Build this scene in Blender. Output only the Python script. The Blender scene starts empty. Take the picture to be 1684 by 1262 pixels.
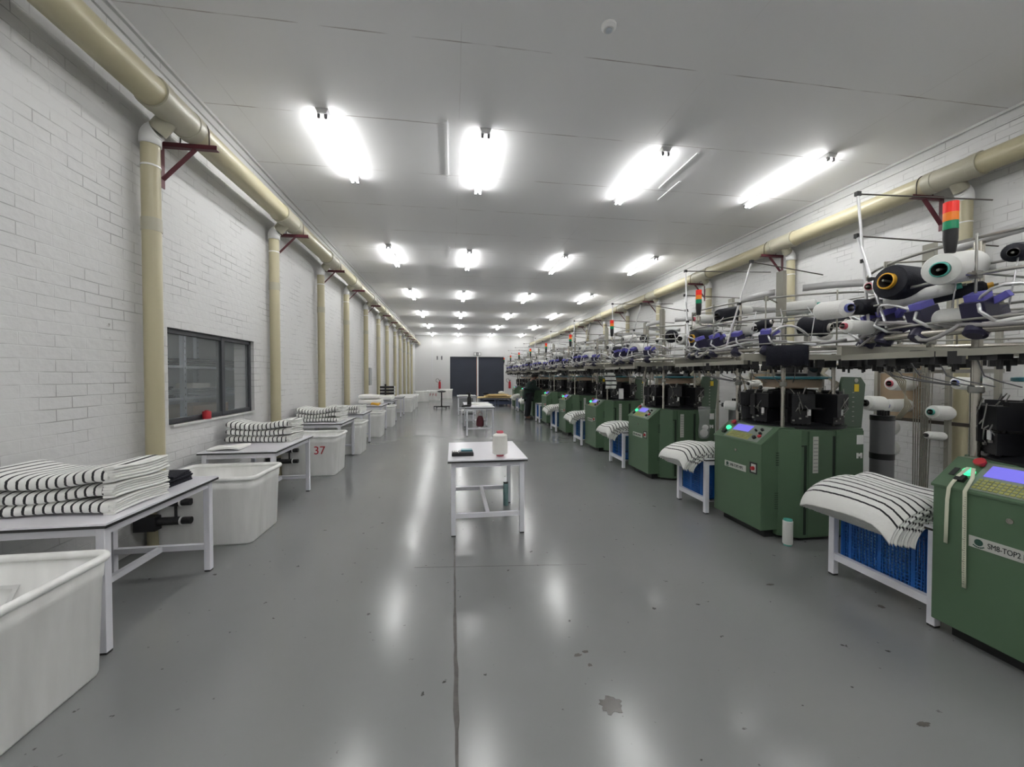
import bpy, bmesh, math, random
from mathutils import Vector, Matrix

R = random.Random(7)
PI = math.pi
SC = bpy.context.scene
COL = SC.collection

# ------------------------------------------------------------------ camera, world, exposure
cam_d = bpy.data.cameras.new('camera')
cam_d.sensor_fit = 'HORIZONTAL'
cam_d.sensor_width = 36.0
cam_d.lens = 36.0 * 660.0 / 1684.0
cam_d.clip_start = 0.02
cam_d.clip_end = 120
cam = bpy.data.objects.new('camera', cam_d)
COL.objects.link(cam)
cam.location = (0, 0, 1.5)
cam.rotation_euler = (PI / 2 - 0.0195, 0, -0.147)
SC.camera = cam

world = bpy.data.worlds.new('world')
SC.world = world
world.use_nodes = True
world.node_tree.nodes['Background'].inputs[0].default_value = (0.5, 0.55, 0.6, 1)
world.node_tree.nodes['Background'].inputs[1].default_value = 0.05

SC.view_settings.view_transform = 'Standard'
SC.view_settings.look = 'None'
SC.view_settings.gamma = 1.0
SC.view_settings.exposure = 1.34
TUBE_STRENGTH = 21.0

# ------------------------------------------------------------------ materials
def new_mat(name):
    m = bpy.data.materials.new(name)
    m.use_nodes = True
    nt = m.node_tree
    return m, nt, nt.nodes['Principled BSDF']

def N(nt, t, **kw):
    n = nt.nodes.new(t)
    for k, v in kw.items():
        setattr(n, k, v)
    return n

def mat(name, col, rough=0.5, metal=0.0, emit=None, es=1.0, var=0.0, vscale=8.0, bump=0.0, bscale=60.0, alpha=1.0, trans=0.0, spec=None, coat=0.0):
    m, nt, b = new_mat(name)
    b.inputs['Base Color'].default_value = (*col, 1)
    b.inputs['Roughness'].default_value = rough
    b.inputs['Metallic'].default_value = metal
    if spec is not None:
        b.inputs['Specular IOR Level'].default_value = spec
    if coat:
        b.inputs['Coat Weight'].default_value = coat
        b.inputs['Coat Roughness'].default_value = 0.15
    if emit:
        b.inputs['Emission Color'].default_value = (*emit, 1)
        b.inputs['Emission Strength'].default_value = es
    if alpha < 1:
        b.inputs['Alpha'].default_value = alpha
    if trans:
        b.inputs['Transmission Weight'].default_value = trans
    if var or bump:
        tc = N(nt, 'ShaderNodeTexCoord')
    if var:
        nz = N(nt, 'ShaderNodeTexNoise')
        nz.inputs['Scale'].default_value = vscale
        nz.inputs['Detail'].default_value = 4
        nt.links.new(tc.outputs['Object'], nz.inputs['Vector'])
        mx = N(nt, 'ShaderNodeMix', data_type='RGBA')
        mx.inputs[6].default_value = (*[c * (1 - var) for c in col], 1)
        mx.inputs[7].default_value = (*[min(1, c * (1 + var)) for c in col], 1)
        nt.links.new(nz.outputs['Fac'], mx.inputs[0])
        nt.links.new(mx.outputs[2], b.inputs['Base Color'])
    if bump:
        n2 = N(nt, 'ShaderNodeTexNoise')
        n2.inputs['Scale'].default_value = bscale
        n2.inputs['Detail'].default_value = 3
        nt.links.new(tc.outputs['Object'], n2.inputs['Vector'])
        bp = N(nt, 'ShaderNodeBump')
        bp.inputs['Strength'].default_value = bump
        bp.inputs['Distance'].default_value = 0.01
        nt.links.new(n2.outputs['Fac'], bp.inputs['Height'])
        nt.links.new(bp.outputs['Normal'], b.inputs['Normal'])
    return m

def math_node(nt, op, a, b=None):
    n = N(nt, 'ShaderNodeMath', operation=op)
    for i, v in enumerate((a, b)):
        if v is None:
            continue
        if isinstance(v, (int, float)):
            n.inputs[i].default_value = v
        else:
            nt.links.new(v, n.inputs[i])
    return n.outputs[0]

def brick_mat(name, axis, col=(0.645, 0.645, 0.642)):
    """white painted brickwork on a wall whose long axis is `axis`"""
    m, nt, b = new_mat(name)
    tc = N(nt, 'ShaderNodeTexCoord')
    sp = N(nt, 'ShaderNodeSeparateXYZ')
    nt.links.new(tc.outputs['Object'], sp.inputs[0])
    cb = N(nt, 'ShaderNodeCombineXYZ')
    nt.links.new(sp.outputs[axis], cb.inputs[0])
    nt.links.new(sp.outputs['Z'], cb.inputs[1])
    wob = N(nt, 'ShaderNodeTexNoise'); wob.inputs['Scale'].default_value = 3.0
    nt.links.new(cb.outputs[0], wob.inputs['Vector'])
    wa = N(nt, 'ShaderNodeVectorMath', operation='SCALE'); wa.inputs['Scale'].default_value = 0.012
    nt.links.new(wob.outputs['Color'], wa.inputs[0])
    wb = N(nt, 'ShaderNodeVectorMath', operation='ADD')
    nt.links.new(cb.outputs[0], wb.inputs[0]); nt.links.new(wa.outputs[0], wb.inputs[1])
    br = N(nt, 'ShaderNodeTexBrick')
    br.inputs['Scale'].default_value = 1.0
    br.inputs['Brick Width'].default_value = 0.235
    br.inputs['Row Height'].default_value = 0.085
    br.inputs['Mortar Size'].default_value = 0.005
    br.inputs['Mortar Smooth'].default_value = 0.6
    nt.links.new(wb.outputs[0], br.inputs['Vector'])
    nz = N(nt, 'ShaderNodeTexNoise'); nz.inputs['Scale'].default_value = 1.1; nz.inputs['Detail'].default_value = 5
    nt.links.new(cb.outputs[0], nz.inputs['Vector'])
    # joints are only partly open: the paint fills most of them
    fill = N(nt, 'ShaderNodeTexNoise'); fill.inputs['Scale'].default_value = 2.6; fill.inputs['Detail'].default_value = 3
    nt.links.new(wb.outputs[0], fill.inputs['Vector'])
    rf = N(nt, 'ShaderNodeMapRange'); rf.inputs[1].default_value = 0.46; rf.inputs[2].default_value = 0.64
    nt.links.new(fill.outputs['Fac'], rf.inputs[0])
    mor = math_node(nt, 'MULTIPLY', br.outputs['Fac'], rf.outputs[0])
    mx = N(nt, 'ShaderNodeMix', data_type='RGBA')
    mx.inputs[6].default_value = (*[c * 0.95 for c in col], 1)
    mx.inputs[7].default_value = (*col, 1)
    nt.links.new(nz.outputs['Fac'], mx.inputs[0])
    mx2 = N(nt, 'ShaderNodeMix', data_type='RGBA')
    nt.links.new(mor, mx2.inputs[0])
    nt.links.new(mx.outputs[2], mx2.inputs[6])
    mx2.inputs[7].default_value = (*[c * 0.56 for c in col], 1)
    # small chips and specks
    vo = N(nt, 'ShaderNodeTexNoise'); vo.inputs['Scale'].default_value = 14; vo.inputs['Detail'].default_value = 2
    nt.links.new(cb.outputs[0], vo.inputs['Vector'])
    rr = N(nt, 'ShaderNodeMapRange'); rr.inputs[1].default_value = 0.745; rr.inputs[2].default_value = 0.79
    nt.links.new(vo.outputs['Fac'], rr.inputs[0])
    mx3 = N(nt, 'ShaderNodeMix', data_type='RGBA')
    nt.links.new(rr.outputs[0], mx3.inputs[0])
    nt.links.new(mx2.outputs[2], mx3.inputs[6])
    mx3.inputs[7].default_value = (0.3, 0.29, 0.28, 1)
    nt.links.new(mx3.outputs[2], b.inputs['Base Color'])
    b.inputs['Roughness'].default_value = 0.55
    fine = N(nt, 'ShaderNodeTexNoise'); fine.inputs['Scale'].default_value = 18; fine.inputs['Detail'].default_value = 4
    nt.links.new(cb.outputs[0], fine.inputs['Vector'])
    h1 = math_node(nt, 'MULTIPLY', math_node(nt, 'MULTIPLY', br.outputs['Fac'], math_node(nt, 'ADD', mor, 0.25)), -0.6)
    h2 = math_node(nt, 'MULTIPLY', fine.outputs['Fac'], 0.7)
    hh = math_node(nt, 'ADD', h1, h2)
    bp = N(nt, 'ShaderNodeBump'); bp.inputs['Strength'].default_value = 0.5; bp.inputs['Distance'].default_value = 0.012
    nt.links.new(hh, bp.inputs['Height'])
    nt.links.new(bp.outputs['Normal'], b.inputs['Normal'])
    return m

def floor_mat():
    m, nt, b = new_mat('grey_floor_paint')
    tc = N(nt, 'ShaderNodeTexCoord')
    big = N(nt, 'ShaderNodeTexNoise'); big.inputs['Scale'].default_value = 0.7; big.inputs['Detail'].default_value = 5
    nt.links.new(tc.outputs['Object'], big.inputs['Vector'])
    mx = N(nt, 'ShaderNodeMix', data_type='RGBA')
    mx.inputs[6].default_value = (0.186, 0.193, 0.191, 1)
    mx.inputs[7].default_value = (0.228, 0.235, 0.232, 1)
    nt.links.new(big.outputs['Fac'], mx.inputs[0])
    # scattered dark scuffs
    sc = N(nt, 'ShaderNodeTexNoise'); sc.inputs['Scale'].default_value = 16; sc.inputs['Detail'].default_value = 3
    nt.links.new(tc.outputs['Object'], sc.inputs['Vector'])
    sr = N(nt, 'ShaderNodeMapRange'); sr.inputs[1].default_value = 0.70; sr.inputs[2].default_value = 0.74
    nt.links.new(sc.outputs['Fac'], sr.inputs[0])
    mx2 = N(nt, 'ShaderNodeMix', data_type='RGBA')
    nt.links.new(sr.outputs[0], mx2.inputs[0])
    nt.links.new(mx.outputs[2], mx2.inputs[6]); mx2.inputs[7].default_value = (0.07, 0.07, 0.065, 1)
    nt.links.new(mx2.outputs[2], b.inputs['Base Color'])
    rg = N(nt, 'ShaderNodeMapRange'); rg.inputs[3].default_value = 0.15; rg.inputs[4].default_value = 0.24
    nt.links.new(big.outputs['Fac'], rg.inputs[0])
    nt.links.new(rg.outputs[0], b.inputs['Roughness'])
    b.inputs['Specular IOR Level'].default_value = 0.55
    f1 = N(nt, 'ShaderNodeTexNoise'); f1.inputs['Scale'].default_value = 55; f1.inputs['Detail'].default_value = 2
    nt.links.new(tc.outputs['Object'], f1.inputs['Vector'])
    f2 = N(nt, 'ShaderNodeTexNoise'); f2.inputs['Scale'].default_value = 3.2; f2.inputs['Detail'].default_value = 2
    nt.links.new(tc.outputs['Object'], f2.inputs['Vector'])
    hh = math_node(nt, 'ADD', math_node(nt, 'MULTIPLY', f1.outputs['Fac'], 0.05), math_node(nt, 'MULTIPLY', f2.outputs['Fac'], 0.5))
    bp = N(nt, 'ShaderNodeBump'); bp.inputs['Strength'].default_value = 0.2; bp.inputs['Distance'].default_value = 0.01
    nt.links.new(hh, bp.inputs['Height'])
    nt.links.new(bp.outputs['Normal'], b.inputs['Normal'])
    return m

def ceiling_mat():
    m, nt, b = new_mat('painted_ceiling_board')
    tc = N(nt, 'ShaderNodeTexCoord')
    sp = N(nt, 'ShaderNodeSeparateXYZ')
    nt.links.new(tc.outputs['Object'], sp.inputs[0])
    nz = N(nt, 'ShaderNodeTexNoise'); nz.inputs['Scale'].default_value = 0.9; nz.inputs['Detail'].default_value = 3
    nt.links.new(tc.outputs['Object'], nz.inputs['Vector'])
    wob = math_node(nt, 'MULTIPLY', nz.outputs['Fac'], 0.03)
    yy = math_node(nt, 'ADD', math_node(nt, 'ADD', sp.outputs['Y'], 0.02), wob)
    d = math_node(nt, 'PINGPONG', math_node(nt, 'SUBTRACT', yy, 3.67), 0.6)
    j = math_node(nt, 'LESS_THAN', d, 0.005)
    xx = math_node(nt, 'ADD', sp.outputs['X'], wob)
    d2 = math_node(nt, 'PINGPONG', math_node(nt, 'SUBTRACT', xx, 0.1), 1.2)
    j2 = math_node(nt, 'MULTIPLY', math_node(nt, 'LESS_THAN', d2, 0.004), 0.25)
    br = N(nt, 'ShaderNodeTexNoise'); br.inputs['Scale'].default_value = 2.2
    nt.links.new(tc.outputs['Object'], br.inputs['Vector'])
    rf = N(nt, 'ShaderNodeMapRange'); rf.inputs[1].default_value = 0.38; rf.inputs[2].default_value = 0.6
    nt.links.new(br.outputs['Fac'], rf.inputs[0])
    jj = math_node(nt, 'MULTIPLY', math_node(nt, 'MAXIMUM', j, j2), rf.outputs[0])
    mx = N(nt, 'ShaderNodeMix', data_type='RGBA')
    nt.links.new(jj, mx.inputs[0])
    mx.inputs[6].default_value = (0.90, 0.90, 0.91, 1)
    mx.inputs[7].default_value = (0.38, 0.33, 0.33, 1)
    nt.links.new(mx.outputs[2], b.inputs['Base Color'])
    b.inputs['Roughness'].default_value = 0.55
    bp = N(nt, 'ShaderNodeBump'); bp.inputs['Strength'].default_value = 0.15; bp.inputs['Distance'].default_value = 0.02
    nt.links.new(nz.outputs['Fac'], bp.inputs['Height'])
    nt.links.new(bp.outputs['Normal'], b.inputs['Normal'])
    return m

def stripe_mat(name, pitch=0.045, width=0.26, u_end=99.0, u_start=-99.0):
    """white knit with black stripes across U (metres)"""
    m, nt, b = new_mat(name)
    uv = N(nt, 'ShaderNodeUVMap'); uv.uv_map = 'UVMap'
    sp = N(nt, 'ShaderNodeSeparateXYZ')
    nt.links.new(uv.outputs[0], sp.inputs[0])
    nz = N(nt, 'ShaderNodeTexNoise'); nz.inputs['Scale'].default_value = 14
    nt.links.new(uv.outputs[0], nz.inputs['Vector'])
    u = math_node(nt, 'ADD', sp.outputs['X'], math_node(nt, 'MULTIPLY', math_node(nt, 'SUBTRACT', nz.outputs['Fac'], 0.5), 0.008))
    f = math_node(nt, 'FRACT', math_node(nt, 'DIVIDE', math_node(nt, 'ADD', u, 10.0 * pitch), pitch))
    s = math_node(nt, 'LESS_THAN', f, width)
    s = math_node(nt, 'MULTIPLY', s, math_node(nt, 'LESS_THAN', sp.outputs['X'], u_end))
    s = math_node(nt, 'MULTIPLY', s, math_node(nt, 'GREATER_THAN', sp.outputs['X'], u_start))
    mx = N(nt, 'ShaderNodeMix', data_type='RGBA')
    nt.links.new(s, mx.inputs[0])
    mx.inputs[6].default_value = (0.80, 0.80, 0.77, 1)
    mx.inputs[7].default_value = (0.012, 0.012, 0.015, 1)
    nt.links.new(mx.outputs[2], b.inputs['Base Color'])
    b.inputs['Roughness'].default_value = 0.9
    b.inputs['Sheen Weight'].default_value = 0.2
    tc = N(nt, 'ShaderNodeTexCoord')
    n2 = N(nt, 'ShaderNodeTexNoise'); n2.inputs['Scale'].default_value = 35; n2.inputs['Detail'].default_value = 3
    nt.links.new(tc.outputs['Object'], n2.inputs['Vector'])
    bp = N(nt, 'ShaderNodeBump'); bp.inputs['Strength'].default_value = 0.5; bp.inputs['Distance'].default_value = 0.008
    nt.links.new(n2.outputs['Fac'], bp.inputs['Height'])
    nt.links.new(bp.outputs['Normal'], b.inputs['Normal'])
    return m

def bin_mat():
    m, nt, b = new_mat('white_bin_plastic')
    tc = N(nt, 'ShaderNodeTexCoord')
    mp = N(nt, 'ShaderNodeMapping'); mp.inputs['Scale'].default_value = (9, 9, 1.6)
    nt.links.new(tc.outputs['Object'], mp.inputs[0])
    nz = N(nt, 'ShaderNodeTexNoise'); nz.inputs['Scale'].default_value = 1.0; nz.inputs['Detail'].default_value = 6
    nt.links.new(mp.outputs[0], nz.inputs['Vector'])
    rr = N(nt, 'ShaderNodeMapRange'); rr.inputs[1].default_value = 0.3; rr.inputs[2].default_value = 0.65
    nt.links.new(nz.outputs['Fac'], rr.inputs[0])
    mx = N(nt, 'ShaderNodeMix', data_type='RGBA')
    mx.inputs[6].default_value = (0.80, 0.80, 0.78, 1)
    mx.inputs[7].default_value = (0.92, 0.92, 0.90, 1)
    nt.links.new(rr.outputs[0], mx.inputs[0])
    nt.links.new(mx.outputs[2], b.inputs['Base Color'])
    b.inputs['Roughness'].default_value = 0.42
    b.inputs['Subsurface Weight'].default_value = 0.0
    return m

M = {}
M['brick_y'] = brick_mat('white_painted_brick_side', 'Y')
M['plaster'] = mat('white_plaster', (0.62, 0.62, 0.615), 0.7, var=0.03, vscale=0.6)
M['ceiling'] = ceiling_mat()
M['floor'] = floor_mat()
M['crack'] = mat('dark_floor_joint', (0.09, 0.085, 0.08), 0.7, var=0.4, vscale=25)
M['stain'] = mat('dark_floor_stain', (0.10, 0.095, 0.085), 0.25, var=0.3, vscale=30)
M['cream'] = mat('cream_pvc_pipe', (0.47, 0.43, 0.285), 0.32, var=0.05, vscale=3)
M['cream_fit'] = mat('cream_grey_pvc_fitting', (0.42, 0.40, 0.31), 0.38)
M['white_pvc'] = mat('white_pvc', (0.76, 0.76, 0.75), 0.35)
M['maroon'] = mat('maroon_steel', (0.115, 0.022, 0.032), 0.5)
M['darksteel'] = mat('dark_steel', (0.10, 0.085, 0.075), 0.45, 0.4)
M['tube'] = mat('lit_fluorescent_tube', (0.9, 0.9, 0.9), 0.4, emit=(1.0, 1.0, 0.985), es=TUBE_STRENGTH)
M['fixture'] = mat('white_fixture_enamel', (0.62, 0.62, 0.63), 0.4)
M['greydark'] = mat('grey_plastic', (0.18, 0.18, 0.19), 0.5)
M['frame_w'] = mat('white_powder_steel', (0.74, 0.74, 0.79), 0.4)
M['lam'] = mat('white_laminate', (0.80, 0.79, 0.84), 0.22, var=0.02)
M['black'] = mat('black_plastic', (0.012, 0.012, 0.013), 0.4)
M['blackm'] = mat('black_machine_metal', (0.016, 0.016, 0.019), 0.35, 0.2, var=0.3)
M['black_fab'] = mat('black_knit', (0.009, 0.010, 0.018), 0.95, bump=0.5)
M['bin'] = bin_mat()
M['red'] = mat('red_paint', (0.45, 0.02, 0.03), 0.5)
M['redlens'] = mat('red_signal_lens', (0.75, 0.03, 0.02), 0.25, emit=(0.8, 0.02, 0.01), es=0.12)
M['amberlens'] = mat('amber_signal_lens', (0.75, 0.20, 0.02), 0.25, emit=(0.8, 0.2, 0.01), es=0.08)
M['greenlens'] = mat('green_signal_lens', (0.01, 0.22, 0.10), 0.25, emit=(0.0, 0.3, 0.12), es=0.06)
M['green'] = mat('green_machine_enamel', (0.082, 0.145, 0.082), 0.34, var=0.05, vscale=3)
M['green_d'] = mat('dark_green_gap', (0.012, 0.024, 0.015), 0.6)
M['green_g'] = mat('green_guard_sheet', (0.10, 0.15, 0.105), 0.22)
M['panelgrey'] = mat('grey_control_panel', (0.23, 0.27, 0.23), 0.35)
M['screen'] = mat('blue_lcd', (0.1, 0.1, 0.4), 0.2, emit=(0.16, 0.14, 0.62), es=0.4)
M['keys'] = mat('yellow_green_keys', (0.36, 0.36, 0.11), 0.5)
M['glow'] = mat('green_lit_button', (0.05, 0.5, 0.2), 0.3, emit=(0.05, 0.95, 0.35), es=0.55)
M['plate'] = mat('silver_name_plate', (0.60, 0.60, 0.56), 0.3, 0.3)
M['ink'] = mat('dark_lettering', (0.015, 0.02, 0.018), 0.5)
M['ink_green'] = mat('dark_green_emblem', (0.02, 0.07, 0.05), 0.5)
M['label'] = mat('pale_paper_label', (0.58, 0.58, 0.54), 0.6)
M['yellow'] = mat('yellow_sticker', (0.85, 0.62, 0.03), 0.5)
M['white'] = mat('white_plastic', (0.78, 0.78, 0.77), 0.4)
M['chrome'] = mat('polished_steel_tube', (0.55, 0.52, 0.46), 0.22, 0.9)
M['steel'] = mat('grey_steel', (0.36, 0.355, 0.33), 0.35, 0.7)
M['rodalu'] = mat('aluminium_rod', (0.66, 0.66, 0.67), 0.3, 0.6)
M['olive'] = mat('grey_beige_enamel', (0.30, 0.29, 0.245), 0.45, 0.1)
M['bandgrey'] = mat('pale_grey_band', (0.46, 0.46, 0.46), 0.4, 0.2)
M['teal'] = mat('teal_dial', (0.04, 0.20, 0.25), 0.35)
M['tan'] = mat('tan_cam_box', (0.50, 0.38, 0.27), 0.5)
M['purple'] = mat('purple_feeder_cap', (0.14, 0.13, 0.50), 0.4)
M['feeder'] = mat('dark_violet_feeder_body', (0.028, 0.026, 0.06), 0.3)
M['hose'] = mat('beige_hose', (0.48, 0.44, 0.34), 0.45)
M['hose_g'] = mat('grey_hose', (0.30, 0.29, 0.29), 0.4)
M['yarn_w'] = mat('white_yarn', (0.80, 0.80, 0.77), 0.85, bump=0.25, bscale=120)
M['yarn_c'] = mat('cream_white_yarn', (0.82, 0.81, 0.765), 0.85, bump=0.25, bscale=120)
M['yarn_b'] = mat('black_yarn', (0.008, 0.009, 0.017), 0.7, bump=0.25, bscale=120)
M['tubein'] = mat('dark_tube_hollow', (0.05, 0.042, 0.038), 0.8)
M['t_teal'] = mat('teal_yarn_tube', (0.10, 0.45, 0.38), 0.4)
M['t_yellow'] = mat('yellow_yarn_tube', (0.78, 0.42, 0.04), 0.4)
M['t_pink'] = mat('pink_yarn_tube', (0.62, 0.12, 0.16), 0.4)
M['t_blue'] = mat('blue_yarn_tube', (0.10, 0.12, 0.38), 0.4)
M['t_white'] = mat('pale_yarn_tube', (0.62, 0.60, 0.55), 0.5)
M['t_black'] = mat('dark_yarn_tube', (0.02, 0.02, 0.022), 0.5)
M['card'] = mat('brown_cardboard', (0.40, 0.30, 0.20), 0.8, var=0.08, vscale=3)
M['wood'] = mat('pale_board', (0.62, 0.46, 0.22), 0.7, var=0.12, vscale=4)
M['blue'] = mat('blue_crate_plastic', (0.01, 0.115, 0.42), 0.4)
M['bluedark'] = mat('navy_bench_paint', (0.06, 0.075, 0.14), 0.5)
M['film'] = mat('pale_blue_film', (0.22, 0.42, 0.62), 0.25, var=0.5, vscale=9, bump=1.0, bscale=14)
M['clear'] = mat('clear_plastic_bag', (0.75, 0.76, 0.77), 0.15, alpha=0.3)
M['door'] = mat('navy_grey_roller_door', (0.030, 0.036, 0.055), 0.5, var=0.15, vscale=1.2)
M['orange'] = mat('orange_brown_edge', (0.42, 0.16, 0.08), 0.6)
M['winframe'] = mat('charcoal_window_frame', (0.045, 0.048, 0.055), 0.5)
M['glass'] = mat('window_glass', (0.9, 0.95, 0.95), 0.03, alpha=0.09)
M['galv'] = mat('galvanised_angle', (0.48, 0.52, 0.57), 0.4, 0.4)
M['store'] = mat('grey_store_wall', (0.46, 0.48, 0.50), 0.8)
M['grey_box'] = mat('grey_metal_box', (0.33, 0.34, 0.35), 0.5)
M['skin'] = mat('brown_skin', (0.12, 0.06, 0.04), 0.6)
M['hair'] = mat('black_hair', (0.008, 0.007, 0.007), 0.6)
M['jacket'] = mat('dark_green_cloth', (0.012, 0.026, 0.022), 0.9)
M['trousers'] = mat('black_cloth', (0.010, 0.012, 0.016), 0.9)
M['stripes'] = stripe_mat('striped_knit_folded', 0.0465, 0.27, 0.665)
M['stripes_all'] = stripe_mat('striped_knit_piled', 0.052, 0.24, 0.70, 0.07)
M['stripes_hang'] = stripe_mat('striped_knit_hanging', 0.085, 0.3)
M['white_fab'] = mat('white_knit', (0.80, 0.80, 0.77), 0.9, bump=0.5, bscale=30)
M['tape'] = mat('cream_measuring_tape', (0.66, 0.66, 0.52), 0.5)
M['tealfilm'] = mat('teal_wrapped_tube', (0.16, 0.27, 0.27), 0.35, var=0.3, vscale=20)
M['maroonbag'] = mat('maroon_bag', (0.11, 0.02, 0.03), 0.7, var=0.3)

# ------------------------------------------------------------------ mesh helpers
class B:
    def __init__(self):
        self.bm = bmesh.new()
        self.mi = 0
    def _tag(self, faces):
        for f in faces:
            f.material_index = self.mi
    def box(self, x0, y0, z0, x1, y1, z1, mtx=None):
        vs = [self.bm.verts.new(Vector(p)) for p in ((x0, y0, z0), (x1, y0, z0), (x1, y1, z0), (x0, y1, z0), (x0, y0, z1), (x1, y0, z1), (x1, y1, z1), (x0, y1, z1))]
        if mtx:
            for v in vs:
                v.co = mtx @ v.co
        fs = [self.bm.faces.new([vs[i] for i in q]) for q in ((0, 3, 2, 1), (4, 5, 6, 7), (0, 1, 5, 4), (1, 2, 6, 5), (2, 3, 7, 6), (3, 0, 4, 7))]
        self._tag(fs)
        return self
    def cbox(self, c, s, rz=0.0, ry=0.0, rx=0.0):
        m = Matrix.Translation(c) @ Matrix.Rotation(rz, 4, 'Z') @ Matrix.Rotation(ry, 4, 'Y') @ Matrix.Rotation(rx, 4, 'X')
        return self.box(-s[0] / 2, -s[1] / 2, -s[2] / 2, s[0] / 2, s[1] / 2, s[2] / 2, m)
    def prism(self, pts, a0, a1, axis='Y'):
        """polygon pts extruded along axis. axis Y: pts are (x,z); Z: (x,y); X: (y,z)"""
        def P(p, a):
            return Vector((p[0], a, p[1])) if axis == 'Y' else Vector((p[0], p[1], a)) if axis == 'Z' else Vector((a, p[0], p[1]))
        v0 = [self.bm.verts.new(P(p, a0)) for p in pts]
        v1 = [self.bm.verts.new(P(p, a1)) for p in pts]
        n = len(pts)
        fs = [self.bm.faces.new(v0[::-1]), self.bm.faces.new(v1)]
        for i in range(n):
            fs.append(self.bm.faces.new((v0[i], v0[(i + 1) % n], v1[(i + 1) % n], v1[i])))
        self._tag(fs)
        return self
    def loft(self, rings, cap=True, close=True):
        V = [[self.bm.verts.new(Vector(p)) for p in r] for r in rings]
        n = len(V[0])
        fs = []
        for a, b in zip(V[:-1], V[1:]):
            for i in range(n if close else n - 1):
                f = self.bm.faces.new((a[i], a[(i + 1) % n], b[(i + 1) % n], b[i])); f.smooth = True
                fs.append(f)
        if cap:
            fs.append(self.bm.faces.new(V[0][::-1])); fs.append(self.bm.faces.new(V[-1]))
        self._tag(fs)
        return self
    def lathe(self, prof, o=(0, 0, 0), d=(0, 0, 1), seg=20, cap=True):
        """prof: list of (radius, distance along d)"""
        d = Vector(d).normalized()
        a = d.orthogonal().normalized(); b = d.cross(a)
        o = Vector(o)
        rings = []
        for r, h in prof:
            r = max(r, 1e-4)
            rings.append([o + d * h + a * (r * math.cos(2 * PI * i / seg)) + b * (r * math.sin(2 * PI * i / seg)) for i in range(seg)])
        V = [[self.bm.verts.new(p) for p in r] for r in rings]
        fs = []
        for k, (p, q) in enumerate(zip(V[:-1], V[1:])):
            for i in range(seg):
                f = self.bm.faces.new((p[i], p[(i + 1) % seg], q[(i + 1) % seg], q[i])); f.smooth = True
                fs.append(f)
        if cap:
            fs.append(self.bm.faces.new(V[0][::-1])); fs.append(self.bm.faces.new(V[-1]))
        self._tag(fs)
        # hard corners
        for k in range(1, len(prof) - 1):
            v1 = Vector((prof[k][0] - prof[k - 1][0], prof[k][1] - prof[k - 1][1])); v2 = Vector((prof[k + 1][0] - prof[k][0], prof[k + 1][1] - prof[k][1]))
            if v1.length > 1e-6 and v2.length > 1e-6 and v1.angle(v2) > 0.6:
                for i in range(seg):
                    e = self.bm.edges.get((V[k][i], V[k][(i + 1) % seg]))
                    if e:
                        e.smooth = False
        for ring in (V[0], V[-1]):
            for i in range(seg):
                e = self.bm.edges.get((ring[i], ring[(i + 1) % seg]))
                if e:
                    e.smooth = False
        return self
    def cyl(self, p0, p1, r0, r1=None, seg=12):
        p0 = Vector(p0); p1 = Vector(p1)
        return self.lathe([(r0, 0), (r0 if r1 is None else r1, (p1 - p0).length)], p0, p1 - p0, seg)
    def tube(self, pts, r, seg=8, closed=False):
        pts = [Vector(p) for p in pts]
        n = len(pts)
        rings = []
        prev = None
        for i, p in enumerate(pts):
            if closed:
                t = pts[(i + 1) % n] - pts[i - 1]
            else:
                t = pts[min(i + 1, n - 1)] - pts[max(i - 1, 0)]
            t.normalize()
            if prev is None:
                a = t.orthogonal().normalized()
            else:
                a = (prev - t * prev.dot(t)).normalized()
            prev = a
            b = t.cross(a)
            rings.append([p + a * (r * math.cos(2 * PI * k / seg)) + b * (r * math.sin(2 * PI * k / seg)) for k in range(seg)])
        V = [[self.bm.verts.new(q) for q in rg] for rg in rings]
        fs = []
        pairs = list(zip(V[:-1], V[1:])) + ([(V[-1], V[0])] if closed else [])
        for p, q in pairs:
            for k in range(seg):
                f = self.bm.faces.new((p[k], p[(k + 1) % seg], q[(k + 1) % seg], q[k])); f.smooth = True
                fs.append(f)
        if not closed:
            fs.append(self.bm.faces.new(V[0][::-1])); fs.append(self.bm.faces.new(V[-1]))
        self._tag(fs)
        return self
    def ring(self, c, rad, r, a0=0.0, a1=2 * PI, n=40, seg=8, rx=1.0, ry=1.0):
        full = abs(a1 - a0 - 2 * PI) < 1e-6
        k = n if full else n + 1
        pts = [(c[0] + rad * rx * math.cos(a0 + (a1 - a0) * i / n), c[1] + rad * ry * math.sin(a0 + (a1 - a0) * i / n), c[2]) for i in range(k)]
        return self.tube(pts, r, seg, closed=full)
    def band(self, c, rad, h, t, a0, a1, n=24):
        """flat upright strip bent to an arc"""
        rings = []
        for i in range(n + 1):
            a = a0 + (a1 - a0) * i / n
            ca, sa = math.cos(a), math.sin(a)
            rings.append([(c[0] + q * ca, c[1] + q * sa, c[2] + z) for q, z in ((rad, 0), (rad + t, 0), (rad + t, h), (rad, h))])
        self.loft(rings)
        return self
    def sphere(self, c, r, seg=14, rings=8, sx=1, sy=1, sz=1):
        pr = []
        V = []
        for i in range(1, rings):
            t = PI * i / rings
            V.append([self.bm.verts.new((c[0] + sx * r * math.sin(t) * math.cos(2 * PI * k / seg), c[1] + sy * r * math.sin(t) * math.sin(2 * PI * k / seg), c[2] - sz * r * math.cos(t))) for k in range(seg)])
        b = self.bm.verts.new((c[0], c[1], c[2] - sz * r)); tp = self.bm.verts.new((c[0], c[1], c[2] + sz * r))
        fs = []
        for p, q in zip(V[:-1], V[1:]):
            for k in range(seg):
                fs.append(self.bm.faces.new((p[k], p[(k + 1) % seg], q[(k + 1) % seg], q[k])))
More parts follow.
